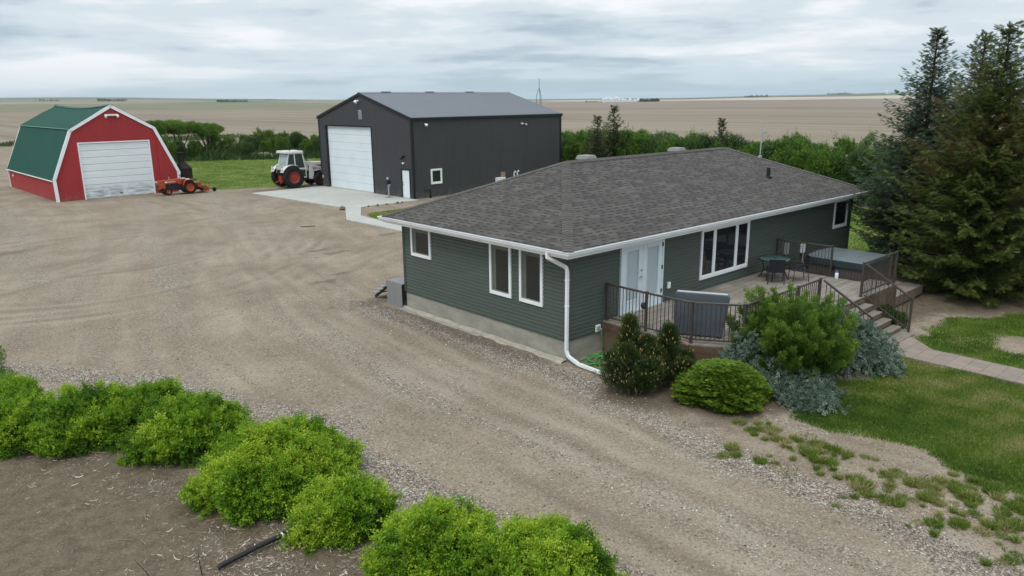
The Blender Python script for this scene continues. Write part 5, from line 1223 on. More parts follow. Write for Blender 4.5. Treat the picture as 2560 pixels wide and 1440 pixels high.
for x, y, ra, rb, h, sd_, lab in SHRUBS:
    r = np.random.default_rng(sd_ + 40); t = thing('shrub', lab, 'shrub', (x, y, 0), 0, 'bright green shrubs along the drive')
    bl = [(0, 0, h * .40, ra * .70, rb * .70, h * .42)]
    nb = int(26 * ra * rb + 8)
    for k in range(nb):                       # many small mounds over a flat, irregular dome, the lowest lying out over the soil
        a = k * 2.4 + r.uniform(-.5, .5); q = math.sqrt((k + .5) / nb) * r.uniform(.80, 1.0); s = r.uniform(.17, .36) * (1.1 if q < .7 else .9)
        hh = h * (.86 - .60 * q ** 2.2) * r.uniform(.74, 1.12) - s * .55
        bl.append((ra * q * math.cos(a) * .92, rb * q * math.sin(a) * .92, max(.12, hh), s, s, s * r.uniform(.6, .85)))
    n = int(820 * ra * rb * h ** .5); off = (.02, -.03, -.06, -.10, .04, .06, .08, .10, .06)[sd_ - 1]
    p, nr = blob_points(bl, n, .22, sd_, .02)
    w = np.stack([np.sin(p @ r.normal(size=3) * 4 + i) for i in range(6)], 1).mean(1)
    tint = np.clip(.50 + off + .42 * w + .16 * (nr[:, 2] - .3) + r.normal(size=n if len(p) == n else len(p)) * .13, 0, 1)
    parts_ = []; p = p + nr * (r.normal(size=(len(p), 1)) * .055 + (r.uniform(size=(len(p), 1)) < .12) * r.uniform(.05, .16, (len(p), 1)))
    for q in range(11):                       # every shoot is a spray of fronds fanning out of one point under the surface
        sp_ = r.normal(size=p.shape) * (.50 if q else .2); dq = unit(nr + V(0, 0, .22) + sp_)
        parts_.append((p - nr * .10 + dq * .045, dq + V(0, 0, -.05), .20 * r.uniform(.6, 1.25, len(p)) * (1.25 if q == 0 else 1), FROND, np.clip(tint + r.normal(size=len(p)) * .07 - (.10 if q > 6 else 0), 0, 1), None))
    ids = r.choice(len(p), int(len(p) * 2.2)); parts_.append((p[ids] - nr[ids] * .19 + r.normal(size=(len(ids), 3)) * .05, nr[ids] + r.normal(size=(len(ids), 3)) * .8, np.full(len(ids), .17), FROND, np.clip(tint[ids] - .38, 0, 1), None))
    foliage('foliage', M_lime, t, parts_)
    k = 9; a = r.uniform(0, 6.28, k); stems('stem', M_bark, t, [(.12 * math.cos(q), .12 * math.sin(q), -.03) for q in a], [(ra * .6 * math.cos(q), rb * .6 * math.sin(q), h * .5) for q in a], .016)

# -- planting bed in front of the deck
M_pine = leafmat('mugo_pine_needles', ((0, (.014, .026, .009)), (.5, (.034, .060, .017)), (1, (.080, .110, .030))), .15)
M_candle = worn('pine_candles', (.33, .225, .085), .25, 12, .8, .2)
def pine(label, x, y, tips, seed):
    t = thing('mountain_pine', label, 'pine', (x, y, 0)); r = np.random.default_rng(seed)
    base, dirs, ln, tint, cb, cd = [], [], [], [], [], []; sb, st = [], []
    for tx, ty, h, R_ in tips:
        sb.append((tx * .4, ty * .4, -.03)); st.append((tx, ty, h * .86))
        nb = int(52 * h)
        for k in range(nb):
            f = (k + .5) / nb; z = .08 + f * (h - .12); a = k * 2.4 + r.uniform(-.3, .3); L = R_ * (1 - f) ** .85 * 1.35 * r.uniform(.35, 1.2) + .05
            o = V(tx * (.4 + .6 * f), ty * (.4 + .6 * f), z); d = V(math.cos(a), math.sin(a), .35 + .9 * f)
            tipp = o + d / np.linalg.norm(d) * L
            if k % 3 == 0: sb.append(tuple(o)); st.append(tuple(tipp))
            m = 15
            for j in range(m):
                q = .18 + .82 * (j + r.uniform(0, 1)) / m
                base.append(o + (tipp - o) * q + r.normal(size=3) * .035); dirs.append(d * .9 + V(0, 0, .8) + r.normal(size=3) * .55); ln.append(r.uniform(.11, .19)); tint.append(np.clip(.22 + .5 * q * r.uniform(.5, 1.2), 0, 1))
            if r.uniform() < .65:
                for _ in range(2): cb.append(tipp + r.normal(size=3) * .07 + V(0, 0, .07)); cd.append(V(0, 0, 1) + d * .3 + r.normal(size=3) * .2)
    foliage('foliage', M_pine, t, [(np.array(base), np.array(dirs), np.array(ln), T_brush(11, .55, .10), np.array(tint), None)])
    q = []
    for a in range(4): 
        ca, sa = math.cos(a * math.pi / 2), math.sin(a * math.pi / 2); cb_, sb_ = math.cos((a + 1) * math.pi / 2), math.sin((a + 1) * math.pi / 2)
        q.append([V(0, .11 * ca, .11 * sa), V(0, .11 * cb_, .11 * sb_), V(1, .04 * cb_, .04 * sb_), V(1, .04 * ca, .04 * sa)])
    q.append([V(1, .04, 0), V(1, 0, .04), V(1, -.04, 0), V(1, 0, -.04)])
    q = np.array(q); q[:, :, 1:] *= 2.6
    if cb: foliage('candle', M_candle, t, [(np.array(cb), np.array(cd), r.uniform(.035, .065, len(cb)), q, np.full(len(cb), .5), None)])
    stems('branch', worn('grey_pine_bark', (.16, .14, .125), .3, 9, .95, .1), t, sb, st, .022)
pine('dark green mountain pine dotted with yellow candles, nearest the house corner', -.42, -2.62, [(.0, .1, 1.82, .50), (-.42, -.2, 1.25, .50), (.34, -.25, 1.30, .50), (.05, -.62, .85, .55), (-.40, .35, .9, .5), (-.25, -.6, .6, .5), (.6, -.1, .95, .5)], 5)
pine('darker mountain pine with few candles behind the candled one, against the deck skirting', .62, -2.95, [(.1, .05, 1.45, .5), (-.35, .15, .95, .5), (.25, -.4, .8, .5), (-.1, -.6, .7, .5)], 6)
# flat-topped nest spruce
M_nest = leafmat('nest_spruce_needles', ((0, (.030, .070, .008)), (.45, (.088, .170, .014)), (.75, (.165, .260, .022)), (1, (.27, .34, .04))), .2, namt=.2)
def nest():
    t = thing('nest_spruce', 'low cushion shaped yellow green spruce in layered tiers in front of the deck', 'spruce', (.85, -4.42, 0)); t.scale = (1.04, 1.04, .86); r = np.random.default_rng(11)
    base, dirs, ln, tint = [], [], [], []
    for i in range(15000):
        a = r.uniform(0, 2 * math.pi); e = r.uniform(0, 1) ** .8; z = .86 * e
        tier = .045 * math.sin(z * 30 + 3.2 * math.sin(a * 3 + 1) + 2 * a) + .03 * math.sin(a * 11 + z * 17) + .03 * math.sin(a * 6 - z * 25 + 2)
        R_ = (1 - (max(0, z - .18) / .80) ** 2.3) ** .5 if z < .97 else .1
        R_ = R_ * (.98 + .06 * math.sin(a * 3 + 1) + .05 * math.sin(a * 5)) + tier * 1.1
        if z < .2: R_ *= .80 + z
        z *= .90; rr = R_ * (1 - abs(r.normal()) * .07) * (1.04 + .07 * math.sin(a * 7 + z * 9))
        if r.uniform() < .30: rr = R_ * math.sqrt(r.uniform()); z = .18 + .74 * math.sqrt(max(0, 1 - (rr / 1.0) ** 2.6)) + r.normal() * .02 + .03 * math.sin(rr * 18 + a * 2)
        base.append((rr * 1.0 * math.cos(a), rr * .95 * math.sin(a), z)); dirs.append((math.cos(a), math.sin(a), -.12 + .45 * e + r.normal() * .15)); ln.append(r.uniform(.07, .13)); tint.append(np.clip(.50 + 3.0 * tier + r.normal() * .12, 0, 1))
    dirs = np.array(dirs); dirs[:, :2] += r.normal(size=(len(dirs), 2)) * .5
    foliage('foliage', M_nest, t, [(np.array(base), dirs, np.array(ln), T_needle(5, .5, .16, .2), np.array(tint), .35)])
    MB().lathe([(.1, -.05), (.07, .3)], n=8).build('stem', M_bark, t)
nest()
# upright feathery juniper
M_jun = leafmat('juniper_scale_leaf', ((0, (.014, .038, .007)), (.4, (.044, .100, .013)), (.7, (.094, .178, .024)), (1, (.19, .285, .045))), .2, namt=.25)
def juniper():
    t = thing('juniper', 'large feathery upright green juniper in front of the deck railing', 'juniper', (3.12, -4.82, 0)); t.scale = (1.06, 1.06, 1.08); r = np.random.default_rng(21)
    base, dirs, ln, tint, sb, st = [], [], [], [], [], []
    for k in range(190):
        a = r.uniform(0, 2 * math.pi); e = r.uniform(0, 1) ** .75; tilt = math.radians(8 + 66 * e) + r.normal() * .06
        L = (2.0 - .62 * e) * r.uniform(.60, 1.08); d = V(math.sin(tilt) * math.cos(a), math.sin(tilt) * math.sin(a), math.cos(tilt))
        d[:2] += (.15, .03); o = V(.22 * math.cos(a), .22 * math.sin(a), .06); ctrl = o + d * L * .55; end = o + d * L + V(0, 0, .22 * L * math.sin(tilt))
        if k % 9 == 0: sb.append(tuple(o)); st.append(tuple(ctrl))
        m = 120
        tt = .25 + .75 * np.sqrt(r.uniform(0, 1, m)); C_ = (1 - tt)[:, None] ** 2 * o + 2 * (tt * (1 - tt))[:, None] * ctrl + tt[:, None] ** 2 * end
        tg = unit(2 * (1 - tt)[:, None] * (ctrl - o) + 2 * tt[:, None] * (end - ctrl)); rad = (.062 * (1.25 - tt) + .016)[:, None]
        off = r.normal(size=(m, 3)) * rad
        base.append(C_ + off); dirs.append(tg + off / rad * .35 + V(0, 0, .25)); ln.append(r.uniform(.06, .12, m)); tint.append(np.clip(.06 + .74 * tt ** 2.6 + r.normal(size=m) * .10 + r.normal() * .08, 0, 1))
    base, dirs = np.concatenate(base), np.concatenate(dirs); k = base[:, 2] > .03
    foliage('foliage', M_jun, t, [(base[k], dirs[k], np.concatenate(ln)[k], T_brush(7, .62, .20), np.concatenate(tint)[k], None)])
    stems('stem', M_bark, t, sb, st, .03)
juniper()
# weeping blue spruces trailing over the bed
M_blue = leafmat('blue_spruce_needles', ((0, (.028, .050, .040)), (.4, (.078, .122, .088)), (.75, (.165, .225, .172)), (1, (.30, .36, .285))), .12, namt=.2)
def weeping(label, x, y, strands, seed, dens=150):
    t = thing('weeping_spruce', label, 'spruce', (x, y, 0)); r = np.random.default_rng(seed); base, dirs, ln, tint, sb, st = [], [], [], [], [], []
    for S_ in strands:
        P_ = np.array(S_, float); wid = P_[0][3] if P_.shape[1] > 3 else .3
        P_ = P_[:, :3]; n = int(dens * sum(np.linalg.norm(P_[1:] - P_[:-1], axis=1)) * (wid / .3))
        tt = r.uniform(0, len(P_) - 1.001, n); i = tt.astype(int); f = (tt - i)[:, None]; c = P_[i] * (1 - f) + P_[i + 1] * f; tg = unit(P_[i + 1] - P_[i])
        off = r.normal(size=(n, 3)) * V(wid, wid, wid * .42) * .8
        rd = np.linalg.norm(off[:, :2], axis=1); b = c + off; b[:, 2] = b[:, 2] + .06 - rd ** 2 * .9
        for j in range(n):
            m = 7; d = V(off[j, 0], off[j, 1], 0) * 1.4 + tg[j] * .7 + V(0, 0, -.35) + r.normal(size=3) * .25; d /= np.linalg.norm(d); L = r.uniform(.16, .34)
            for q in range(m):
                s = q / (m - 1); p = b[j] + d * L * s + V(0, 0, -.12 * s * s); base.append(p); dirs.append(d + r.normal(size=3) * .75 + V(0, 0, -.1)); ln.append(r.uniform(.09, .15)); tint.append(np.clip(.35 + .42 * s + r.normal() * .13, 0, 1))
        for a_, b_ in zip(P_[:-1], P_[1:]): sb.append(tuple(a_ - V(0, 0, .06))); st.append(tuple(b_ - V(0, 0, .06)))
    base, dirs, ln, tint = map(np.array, (base, dirs, ln, tint)); k = base[:, 2] > .02
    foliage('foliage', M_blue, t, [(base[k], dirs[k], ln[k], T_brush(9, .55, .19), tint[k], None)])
    stems('branch', M_bark, t, sb, st, .03)
weeping('weeping blue spruce trailing along the bed between the cushion spruce and the lawn', 1.9, -4.55,
        [[(.0, .35, .15, .20), (.05, .3, .75, .2), (.12, .22, 1.18, .2)], [(.1, .25, .85, .26), (.5, -.1, .72, .26), (.75, -.65, .55, .3), (.55, -1.2, .35, .32), (.1, -1.55, .12, .3)],
         [(.6, -.4, .62, .3), (.5, -1.05, .45, .34), (.25, -1.6, .22, .3), (.1, -1.85, .08, .2)], [(.7, -.5, .5, .3), (.85, -1.1, .4, .3), (1.0, -1.45, .15, .28)], [(.3, -.3, .55, .26), (.1, -.9, .38, .3), (-.15, -1.35, .15, .26)], [(.2, .3, .7, .2), (-.35, .45, .62, .2), (-.6, .3, .4, .2)]], 31)
weeping('weeping blue spruce drooping over the lawn beside the stair foot', 5.35, -5.35,
        [[(.1, .2, .1, .24), (.2, .1, .8, .24), (.25, .05, 1.25, .24)], [(.2, .1, 1.1, .3), (.1, -.4, 1.0, .34), (-.05, -.8, .6, .34), (-.05, -1.0, .2, .28)],
         [(.3, .1, 1.0, .3), (.75, -.15, .8, .34), (.95, -.4, .4, .3), (.9, -.6, .12, .24)], [(.3, -.2, 1.05, .34), (.45, -.65, .75, .34), (.5, -.9, .25, .3)], [(.2, .2, 1.0, .3), (-.4, .0, .8, .34), (-.75, -.25, .4, .3)]], 32)
small_ = thing('small_shrub', 'small dark green shrub growing beside the open side of the stairs', 'shrub', (9.75, -4.75, 0))
foliage('foliage', leafmat('small_shrub_leaf', ((0, (.012, .035, .008)), (.5, (.03, .075, .015)), (1, (.07, .13, .03)))), small_, shrub_parts([(0, 0, .28, .26, .26, .3), (.2, -.35, .2, .2, .2, .22)], 700, .10, LEAF, 77))
stems('stem', M_bark, small_, [(0, 0, -.02)] * 3, [(.1, .1, .3), (-.1, .05, .3), (.1, -.2, .25)], .01)

# -- spruces -------------------------------------------------------------------
NEED = T_needle(8, .40, .11, .4)
def spruce(label, x, y, H, R_, mat, seed, group, z0=.35, dense=1.0, tw=.19, droop=.3, tip_up=.28, sparse_top=.0, brown=None, power=1.0):
    t = thing('spruce_tree', label, 'spruce', (x, y, 0), 0, group); r = np.random.default_rng(seed); base, dirs, ln, tint, sb, st = [], [], [], [], [], []
    z = z0; k = 0
    while z < H - .12:
        f = (z - z0) / (H - z0); L0 = R_ * min(1.0, (1 - f) * 1.55) ** power * (1.0 if f > .12 else .86 + f) + .05
        nb = max(4, int((11 - 5.5 * f) * dense))
        for b in range(nb):
            a = b * 2 * math.pi / nb + k * 1.1 + r.uniform(-.3, .3); L = L0 * r.uniform(.60, 1.14); zz = z + r.uniform(-.12, .12)
            slope = -droop * (1 - f) + .55 * f ** 1.6 + r.normal() * .07
            hd = V(math.cos(a), math.sin(a), 0); n = max(3, int(L / .105))
            s = np.linspace(.12 if L > .8 else .05, 1, n); path = V(0, 0, zz) + hd * (L * s)[:, None] + V(0, 0, 1) * (L * (slope * s + tip_up * s ** 2.6))[:, None]
            if k % 2 == 0 or L > 1.2: sb.append((0, 0, zz)); st.append(tuple(path[-1]))
            sd2 = V(-hd[1], hd[0], 0)
            for i in range(n):
                wl = min(.62, .32 * L + .05) * (1.05 - s[i] * .75) * r.uniform(.7, 1.2)
                for sg in (-1, 1):
                    dd = unit((hd * .8 + sd2 * sg * .75 + V(0, 0, -.14 + .16 * r.normal()))[None])[0]
                    m = max(1, int(wl / .10))
                    for j in range(m):
                        q = path[i] + dd * wl * (j / m) + r.normal(size=3) * .03 - V(0, 0, .10 * (j / m) ** 2)
                        base.append(q); dirs.append(dd + hd * .25 + r.normal(size=3) * .35); ln.append(tw * r.uniform(.75, 1.25))
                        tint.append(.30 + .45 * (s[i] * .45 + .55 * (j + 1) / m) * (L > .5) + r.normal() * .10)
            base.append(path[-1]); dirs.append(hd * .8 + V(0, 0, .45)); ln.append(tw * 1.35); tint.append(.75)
        z += .30 * (1 - .38 * f) / dense ** .5; k += 1
    for j in range(14): base.append(V(0, 0, H - .75 + .05 * j)); dirs.append(V(r.normal() * .5, r.normal() * .5, .8)); ln.append(tw * (1.0 - .03 * j)); tint.append(.7)
    base, dirs, ln, tint = map(np.array, (base, dirs, ln, tint))
    if brown is not None: tint = brown(base, tint, r)
    kp = base[:, 2] > .05
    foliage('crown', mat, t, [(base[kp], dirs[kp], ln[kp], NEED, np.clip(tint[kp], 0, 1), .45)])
    MB().tube([(0, 0, -.1), (.02, .01, H * .5), (0, 0, H - .1)], .019 * H, 10, .08).build('trunk', M_bark, t, smooth=True)
    stems('branch', M_bark, t, sb, st, .018)
    return t
M_sgreen = leafmat('green_spruce_needles', ((0, (.022, .038, .010)), (.30, (.038, .068, .017)), (.50, (.070, .115, .025)), (.66, (.120, .165, .036)), (.74, (.112, .080, .034)), (1, (.128, .074, .036))), .2, namt=.12)
M_sblue = leafmat('bluish_spruce_needles', ((0, (.018, .034, .020)), (.42, (.046, .082, .048)), (.78, (.100, .150, .095)), (1, (.165, .22, .145))), .2, namt=.2)
def browning(p, tint, r):
    """heavy cone crop and rusty old needles in the middle of the crown, fresh green below and at the top"""
    w = vnoise(p[:, [0, 2]] * 1.0 + p[:, [1, 1]] * .6, 1.1, 12) + .5 * vnoise(p[:, [1, 2]], 2.4, 13)
    mid = np.exp(-((p[:, 2] - 5.9) / 1.9) ** 2)
    b = (w * .6 + mid * 1.25 - .92) > r.normal(size=len(p)) * .18
    return np.where(b, .78 + .10 * r.normal(size=len(p)), np.clip(tint, 0, .66))
SG = 'big spruces beside the house'
spruce('big spruce with rusty brown and green foliage, frontmost of the three beside the deck', 16.15, -5.35, 9.5, 2.8, M_sgreen, 3, SG, dense=1.25, tw=.165, brown=browning, power=.95)
spruce('bluish green spruce with an open narrow top, leftmost of the three beside the house', 18.75, -2.2, 9.75, 2.55, M_sblue, 4, SG, power=1.15, droop=.28, dense=1.1, tw=.165)
spruce('bluish spruce with a bushy top half hidden behind the rusty brown spruce', 21.1, -3.2, 9.6, 2.6, M_sblue, 5, SG, dense=1.1, tw=.165)
spruce('dark spruce at the right edge of the photo behind the rusty brown spruce', 18.4, -8.2, 8.6, 2.5, M_sgreen, 6, SG, dense=1.1, tw=.165)
M_shrubspruce = leafmat('young_spruce_needles', ((0, (.018, .030, .012)), (.5, (.058, .076, .030)), (1, (.14, .145, .066))), .1)
SC = 'young spruces in the windbreak'
spruce('tallest young spruce standing in the windbreak right of the workshop', 37.9, 30.1, 6.55, 1.45, M_shrubspruce, 7, SC, dense=.75, tw=.22)
spruce('shorter young spruce beside the tallest one in the windbreak, nearer the workshop', 35.5, 29.9, 5.7, 1.25, M_shrubspruce, 8, SC, dense=.75, tw=.22)
spruce('lone young spruce tip above the middle of the house roof ridge', 38.4, 19.5, 5.5, 1.0, M_shrubspruce, 9, SC, dense=.7, tw=.22)

# -- windbreak: rows of leafy bushes behind the yard -------------------------------
M_wb = leafmat('windbreak_leaf', ((0, (.014, .040, .007)), (.35, (.046, .112, .013)), (.65, (.105, .205, .024)), (1, (.20, .29, .048))), .3, .35, .5)
M_wb2 = leafmat('dark_windbreak_leaf', ((0, (.012, .032, .013)), (.4, (.032, .075, .023)), (.7, (.062, .118, .035)), (1, (.11, .165, .055))), .3, .35, .5)
WL = T_leafy(7, .5, .24, 9)
def bush_mesh(seed, h, R_, mat, n=2300, spiky=.5):
    r = np.random.default_rng(seed); bl = []
    for k in range(9):
        a = r.uniform(0, 6.28); q = r.uniform(.1, .7) * R_; s = r.uniform(.32, .5) * R_; hz = h * r.uniform(.42, .74)
        bl.append((q * math.cos(a), q * math.sin(a), hz, s, s, min(hz * .8, h * r.uniform(.22, .34))))
    for k in range(5):
        a = r.uniform(0, 6.28); q = r.uniform(.5, .9) * R_; bl.append((q * math.cos(a), q * math.sin(a), h * .25, R_ * .4, R_ * .4, h * .27))
    pr = shrub_parts(bl, n, .26, WL, seed, .8, .5, .22, .5, .3, .5, .05)
    # leafy leaders poking out of the top give the row its ragged outline
    p, nr = blob_points(bl, int(150 * spiky), .2, seed + 5, h * .5); b, d, l, ti = [], [], [], []
    for q, v in zip(p, nr):
        L = r.uniform(.3, .75); dr = V(*(v * .35 + V(0, 0, 1) + r.normal(size=3) * .2)); dr /= np.linalg.norm(dr)
        for j in range(5): b.append(q + dr * L * j / 4); d.append(dr + r.normal(size=3) * .55); l.append(.24 * (1.15 - .12 * j)); ti.append(np.clip(.55 + .07 * j + r.normal() * .1, 0, 1))
    pr.append((np.array(b), np.array(d), np.array(l), WL, np.array(ti), None))
    me = foliage('crown', mat, False, pr)
    m = MB()
    for k in range(6): a = r.uniform(0, 6.28); m.tube([(.1 * math.cos(a), .1 * math.sin(a), -.1), (.3 * R_ * math.cos(a), .3 * R_ * math.sin(a), h * .35), (.5 * R_ * math.cos(a + .3), .5 * R_ * math.sin(a + .3), h * .68)], .045, 6, .3)
    o = m.build('trunk', M_bark, None); tm = o.data; bpy.data.objects.remove(o)
    return me, tm
VAR = [bush_mesh(50 + i, 3.6 + .25 * (i % 3), 1.75, M_wb if i % 3 else M_wb2) for i in range(6)]
_wb = [0]
def plant_bush(x, y, s, label, group, v=None, sz=1.0, name='windbreak_bush', cat='bush'):
    i = _wb[0]; _wb[0] += 1; me, tm = VAR[(i * 5 + i // 6) % 6 if v is None else v]
    t = thing(name, label, cat, (x, y, -.03), random.uniform(0, 6.28), group); t.scale = (s, s, s * sz)
    for nm, d in (('crown', me), ('trunk', tm)): link(bpy.data.objects.new(nm, d), t)
    return t
r_ = np.random.default_rng(5)
for y in np.arange(-7, 57, 1.6):        # row behind the house
    x = 37.6 + max(0, (y - 4) * .08) + r_.uniform(-.5, .5)
    plant_bush(x, y + r_.uniform(-.4, .4), r_.uniform(.84, 1.08) * (1.0 if y > 12 else .94), 'leafy green bush in the windbreak row behind the house', 'windbreak bushes behind the house')
for y in np.arange(-9, 57, 2.7):
    plant_bush(40.6 + max(0, (y - 4) * .08) + r_.uniform(-.6, .6), y + r_.uniform(-.6, .6), r_.uniform(.86, 1.08), 'bushy green tree in the second row of the windbreak behind the house', 'back row of the windbreak')
for x in np.arange(24.5, 47, 1.35):     # row north of the shop
    plant_bush(x + r_.uniform(-.5, .5), 86 + (x - 25) * -.55 + r_.uniform(-1, 1), r_.uniform(.62, .88), 'green bush in the far hedge between the red barn and the workshop', 'far hedge bushes beyond the lawn')
for x in np.arange(26, 47, 2.1):
    plant_bush(x + r_.uniform(-.5, .5), 82.5 + (x - 25) * -.55 + r_.uniform(-1, 1), r_.uniform(.5, .66), 'low green bush in front of the far hedge beyond the lawn', 'low bushes of the far hedge')
# taller trees with open crowns behind the barn
def flat_tree(x, y, h, seed, label, R_=2.2):
    t = thing('spreading_tree', label, 'tree', (x, y, 0), 0); r = np.random.default_rng(seed); bl = []; sb, st = [], []
    for k in range(8):
        a = k * 2.4 + r.uniform(-.4, .4); q = r.uniform(.35, 1.0) * R_ * (k > 0); c = (q * math.cos(a), q * math.sin(a), h * r.uniform(.70, .88))
        bl.append((*c, r.uniform(.7, 1.05), r.uniform(.7, 1.05), r.uniform(.38, .58))); sb.append((.1 * math.cos(a), .1 * math.sin(a), h * .15)); st.append(c)
    foliage('crown', M_wb, t, shrub_parts(bl, 2400, .26, WL, seed, .8, .5, .22, .60, .26, .4, .4))
    m = MB(); m.tube([(0, 0, -.1), (.1, 0, h * .3)], .13, 8, .7)
    for b_, c_ in zip(sb, st): b_, c_ = V(*b_), V(*c_); m.tube([b_, (b_ + c_) / 2 + V(0, 0, -.25), c_], .07, 6, .35)
    m.build('trunk', M_bark, t)
flat_tree(17.2, 88.5, 4.9, 1, 'spreading tree with layered crown right behind the red barn'); flat_tree(19.9, 87.6, 4.9, 2, 'spreading tree with bare grey branches, second from the red barn', 1.9); flat_tree(23.6, 87.5, 4.4, 3, 'flat topped spreading tree standing apart at the right of the barn trees', 2.3)
plant_bush(14.2, 84.2, .98, 'dense dark bush at the barn edge under the spreading trees', 'dark bushes under the barn trees', 0); plant_bush(16.0, 82.0, .78, 'bright green rounded bush just beside the barn roof edge, above the furnace chimney', 'dark bushes under the barn trees', 1)
plant_bush(18.6, 85.0, .62, 'low bush between the spreading trees and the weedy bank', 'dark bushes under the barn trees', 3); plant_bush(21.2, 85.4, .6, 'low bush below the gap between the spreading trees', 'dark bushes under the barn trees', 2)
plant_bush(12.2, 86.5, .9, 'bush mostly hidden behind the red barn roof edge', 'dark bushes under the barn trees', 4)
# ------------------------------------------------------------------ grass, weeds, stones, litter
M_grass = leafmat('grass_blades', ((0, (.028, .066, .010)), (.36, (.074, .140, .016)), (.62, (.130, .200, .027)), (.84, (.235, .250, .065)), (1, (.38, .33, .17))), .3, .5, .45)
BL = np.array([[V(0, -.05, 0), V(0, .05, 0), V(.6, .03, .1), V(.6, -.03, .1)], [V(.6, -.03, .1), V(.6, .03, .1), V(1, .004, .32), V(1, -.004, .32)]])
def zground(P): return .012 * vnoise(P, .5, 1) + .006 * vnoise(P, 2.5, 2) - .02
def scatter(x0, x1, y0, y1, n): return np.column_stack([rng.uniform(x0, x1, n), rng.uniform(y0, y1, n)])
def blades(name, P, h0, h1, width=1.0, tint0=.5, spread=.45, tf=None):
    n = len(P); z = zground(P); b = np.column_stack([P, z - .004]); d = np.column_stack([rng.normal(size=(n, 2)) * spread, np.ones(n)])
    t = np.clip(tint0 + .34 * vnoise(P, .8, 31) + .20 * vnoise(P, 2.6, 32) + rng.normal(size=n) * .15, 0, 1) if tf is None else tf
    T_ = BL.copy(); T_[:, :, 1] *= width * 2.2
    me = arr_mesh(name, sprigs(b, d, rng.uniform(h0, h1, n), T_), 4, np.repeat(t, 2)); me.materials.append(M_grass)
    return tag(link(bpy.data.objects.new(name, me)), kind='stuff')
P = scatter(.5, 8.4, -14, -5.6, 210000); s = sd_lawn(P); dens = np.clip((s + .12) / .35, 0, 1); P = P[(rng.uniform(size=len(P)) < dens) & (sdf(P, LAWNS[0]) > -.5)]
tag(blades('lawn_grass', P, .035, .085, tint0=.43), 'mown green lawn between the planting bed and the paver path', 'grass')
P = scatter(8.3, 17, -14, -5.6, 120000); s = sd_lawn(P); dens = np.clip((s + .12) / .35, 0, 1); P = P[(rng.uniform(size=len(P)) < dens) & (sdf(P, LAWNS[1]) > -.4)]
tag(blades('lawn_grass', P, .035, .08, tint0=.43), 'lawn on the far side of the paver path', 'grass')
P = np.concatenate([scatter(18.5, 36, -4, 12, 26000), scatter(8, 43, 46, 86, 70000), scatter(10.5, 17, 19.6, 28.5, 12000)]); P = P[sd_lawn(P) > -.05]
tag(blades('lawn_grass', P, .05, .12, 1.5, .62), 'mown lawns behind the house and behind the tractors', 'grass')
# ragged grass tufts in the gravel beside the drive
cl = []
r = np.random.default_rng(91)
TP = [(-.33, -5.97), (-.25, -6.2), (-.23, -6.4), (-.4, -6.75), (-.5, -7.0), (-.38, -7.5), (-.93, -7.67), (-.1, -7.2), (.15, -7.5), (-.1, -8.34), (.1, -7.9), (-.06, -8.93), (-.2, -8.6), (-1.01, -9.35), (-1.0, -9.82), (-.93, -10.24), (-1.49, -9.79), (-1.08, -10.77), (-1.46, -11.32), (-1.46, -6.21), (-1.3, -6.8), (-.6, -9.2), (-.5, -9.6), (-.3, -9.9), (-.2, -10.3), (-.6, -10.6), (0, -9.4), (.25, -9.9), (.2, -10.6), (-.4, -11.1), (-1.1, -8.6), (-.75, -8.3), (-.2, -11.5), (.1, -11.2), (-1.0, -11.9), (-1.7, -10.9), (-1.5, -8.9), (-.9, -11.3), (-.5, -11.6), (-1.3, -11.7), (.2, -11.7), (.5, -11.3), (-.1, -12), (-.6, -12.1), (.45, -10.9), (.5, -10.4), (-1.6, -11.9), (.35, -9.6), (.6, -9.9)]
for x, y in TP:
    for _ in range(r.integers(3, 8)):
        cl.append((x + r.normal() * .26, y + r.normal() * .26, r.uniform(.03, .15), r.uniform(.04, .16), r.uniform(.45, 1.0)))
P_, H_, T_i, SP = [], [], [], []
for x, y, rad, h, ti in cl:
    n = int(190 * rad / .1); a = r.uniform(0, 6.28, n); q = rad * np.sqrt(r.uniform(0, 1, n))
    P_.append(np.column_stack([x + q * np.cos(a), y + q * np.sin(a)])); H_.append(h * r.uniform(.5, 1.1, n)); T_i.append(np.clip(ti + r.normal(size=n) * .12, 0, 1)); SP.append(np.column_stack([np.cos(a), np.sin(a)]) * (q / rad)[:, None] * .8)
P_, H_, T_i, SP = map(np.concatenate, (P_, H_, T_i, SP)); d = np.column_stack([SP + r.normal(size=SP.shape) * .3, np.ones(len(SP))])
Tq = BL.copy(); Tq[:, :, 1] *= 1.3
me = arr_mesh('weedy_grass', sprigs(np.column_stack([P_, zground(P_)]), d, H_, Tq), 4, np.repeat(T_i, 2)); me.materials.append(M_grass)
tag(link(bpy.data.objects.new('weedy_grass', me)), 'ragged grass tufts growing in the gravel edge of the drive', 'grass', kind='stuff')
P = np.concatenate([scatter(-14, -11.2, 9, 14, 9000), scatter(-1.9, 1.0, -12, -6, 5000)]); k = (sd_lawn(P) > -.1) | ((P[:, 0] > -5) & (vnoise(P, 2.2, 55) > .55) & (sdf(P, [(-1.6, -6.2), (-.2, -5.8), (1, -7.4), (1.2, -9), (.7, -12), (-1.9, -12)]) > 0))
tag(blades('sparse_grass', P[k], .03, .09, 1.2, .45), 'thin creeping grass at the drive edges', 'grass', kind='stuff')
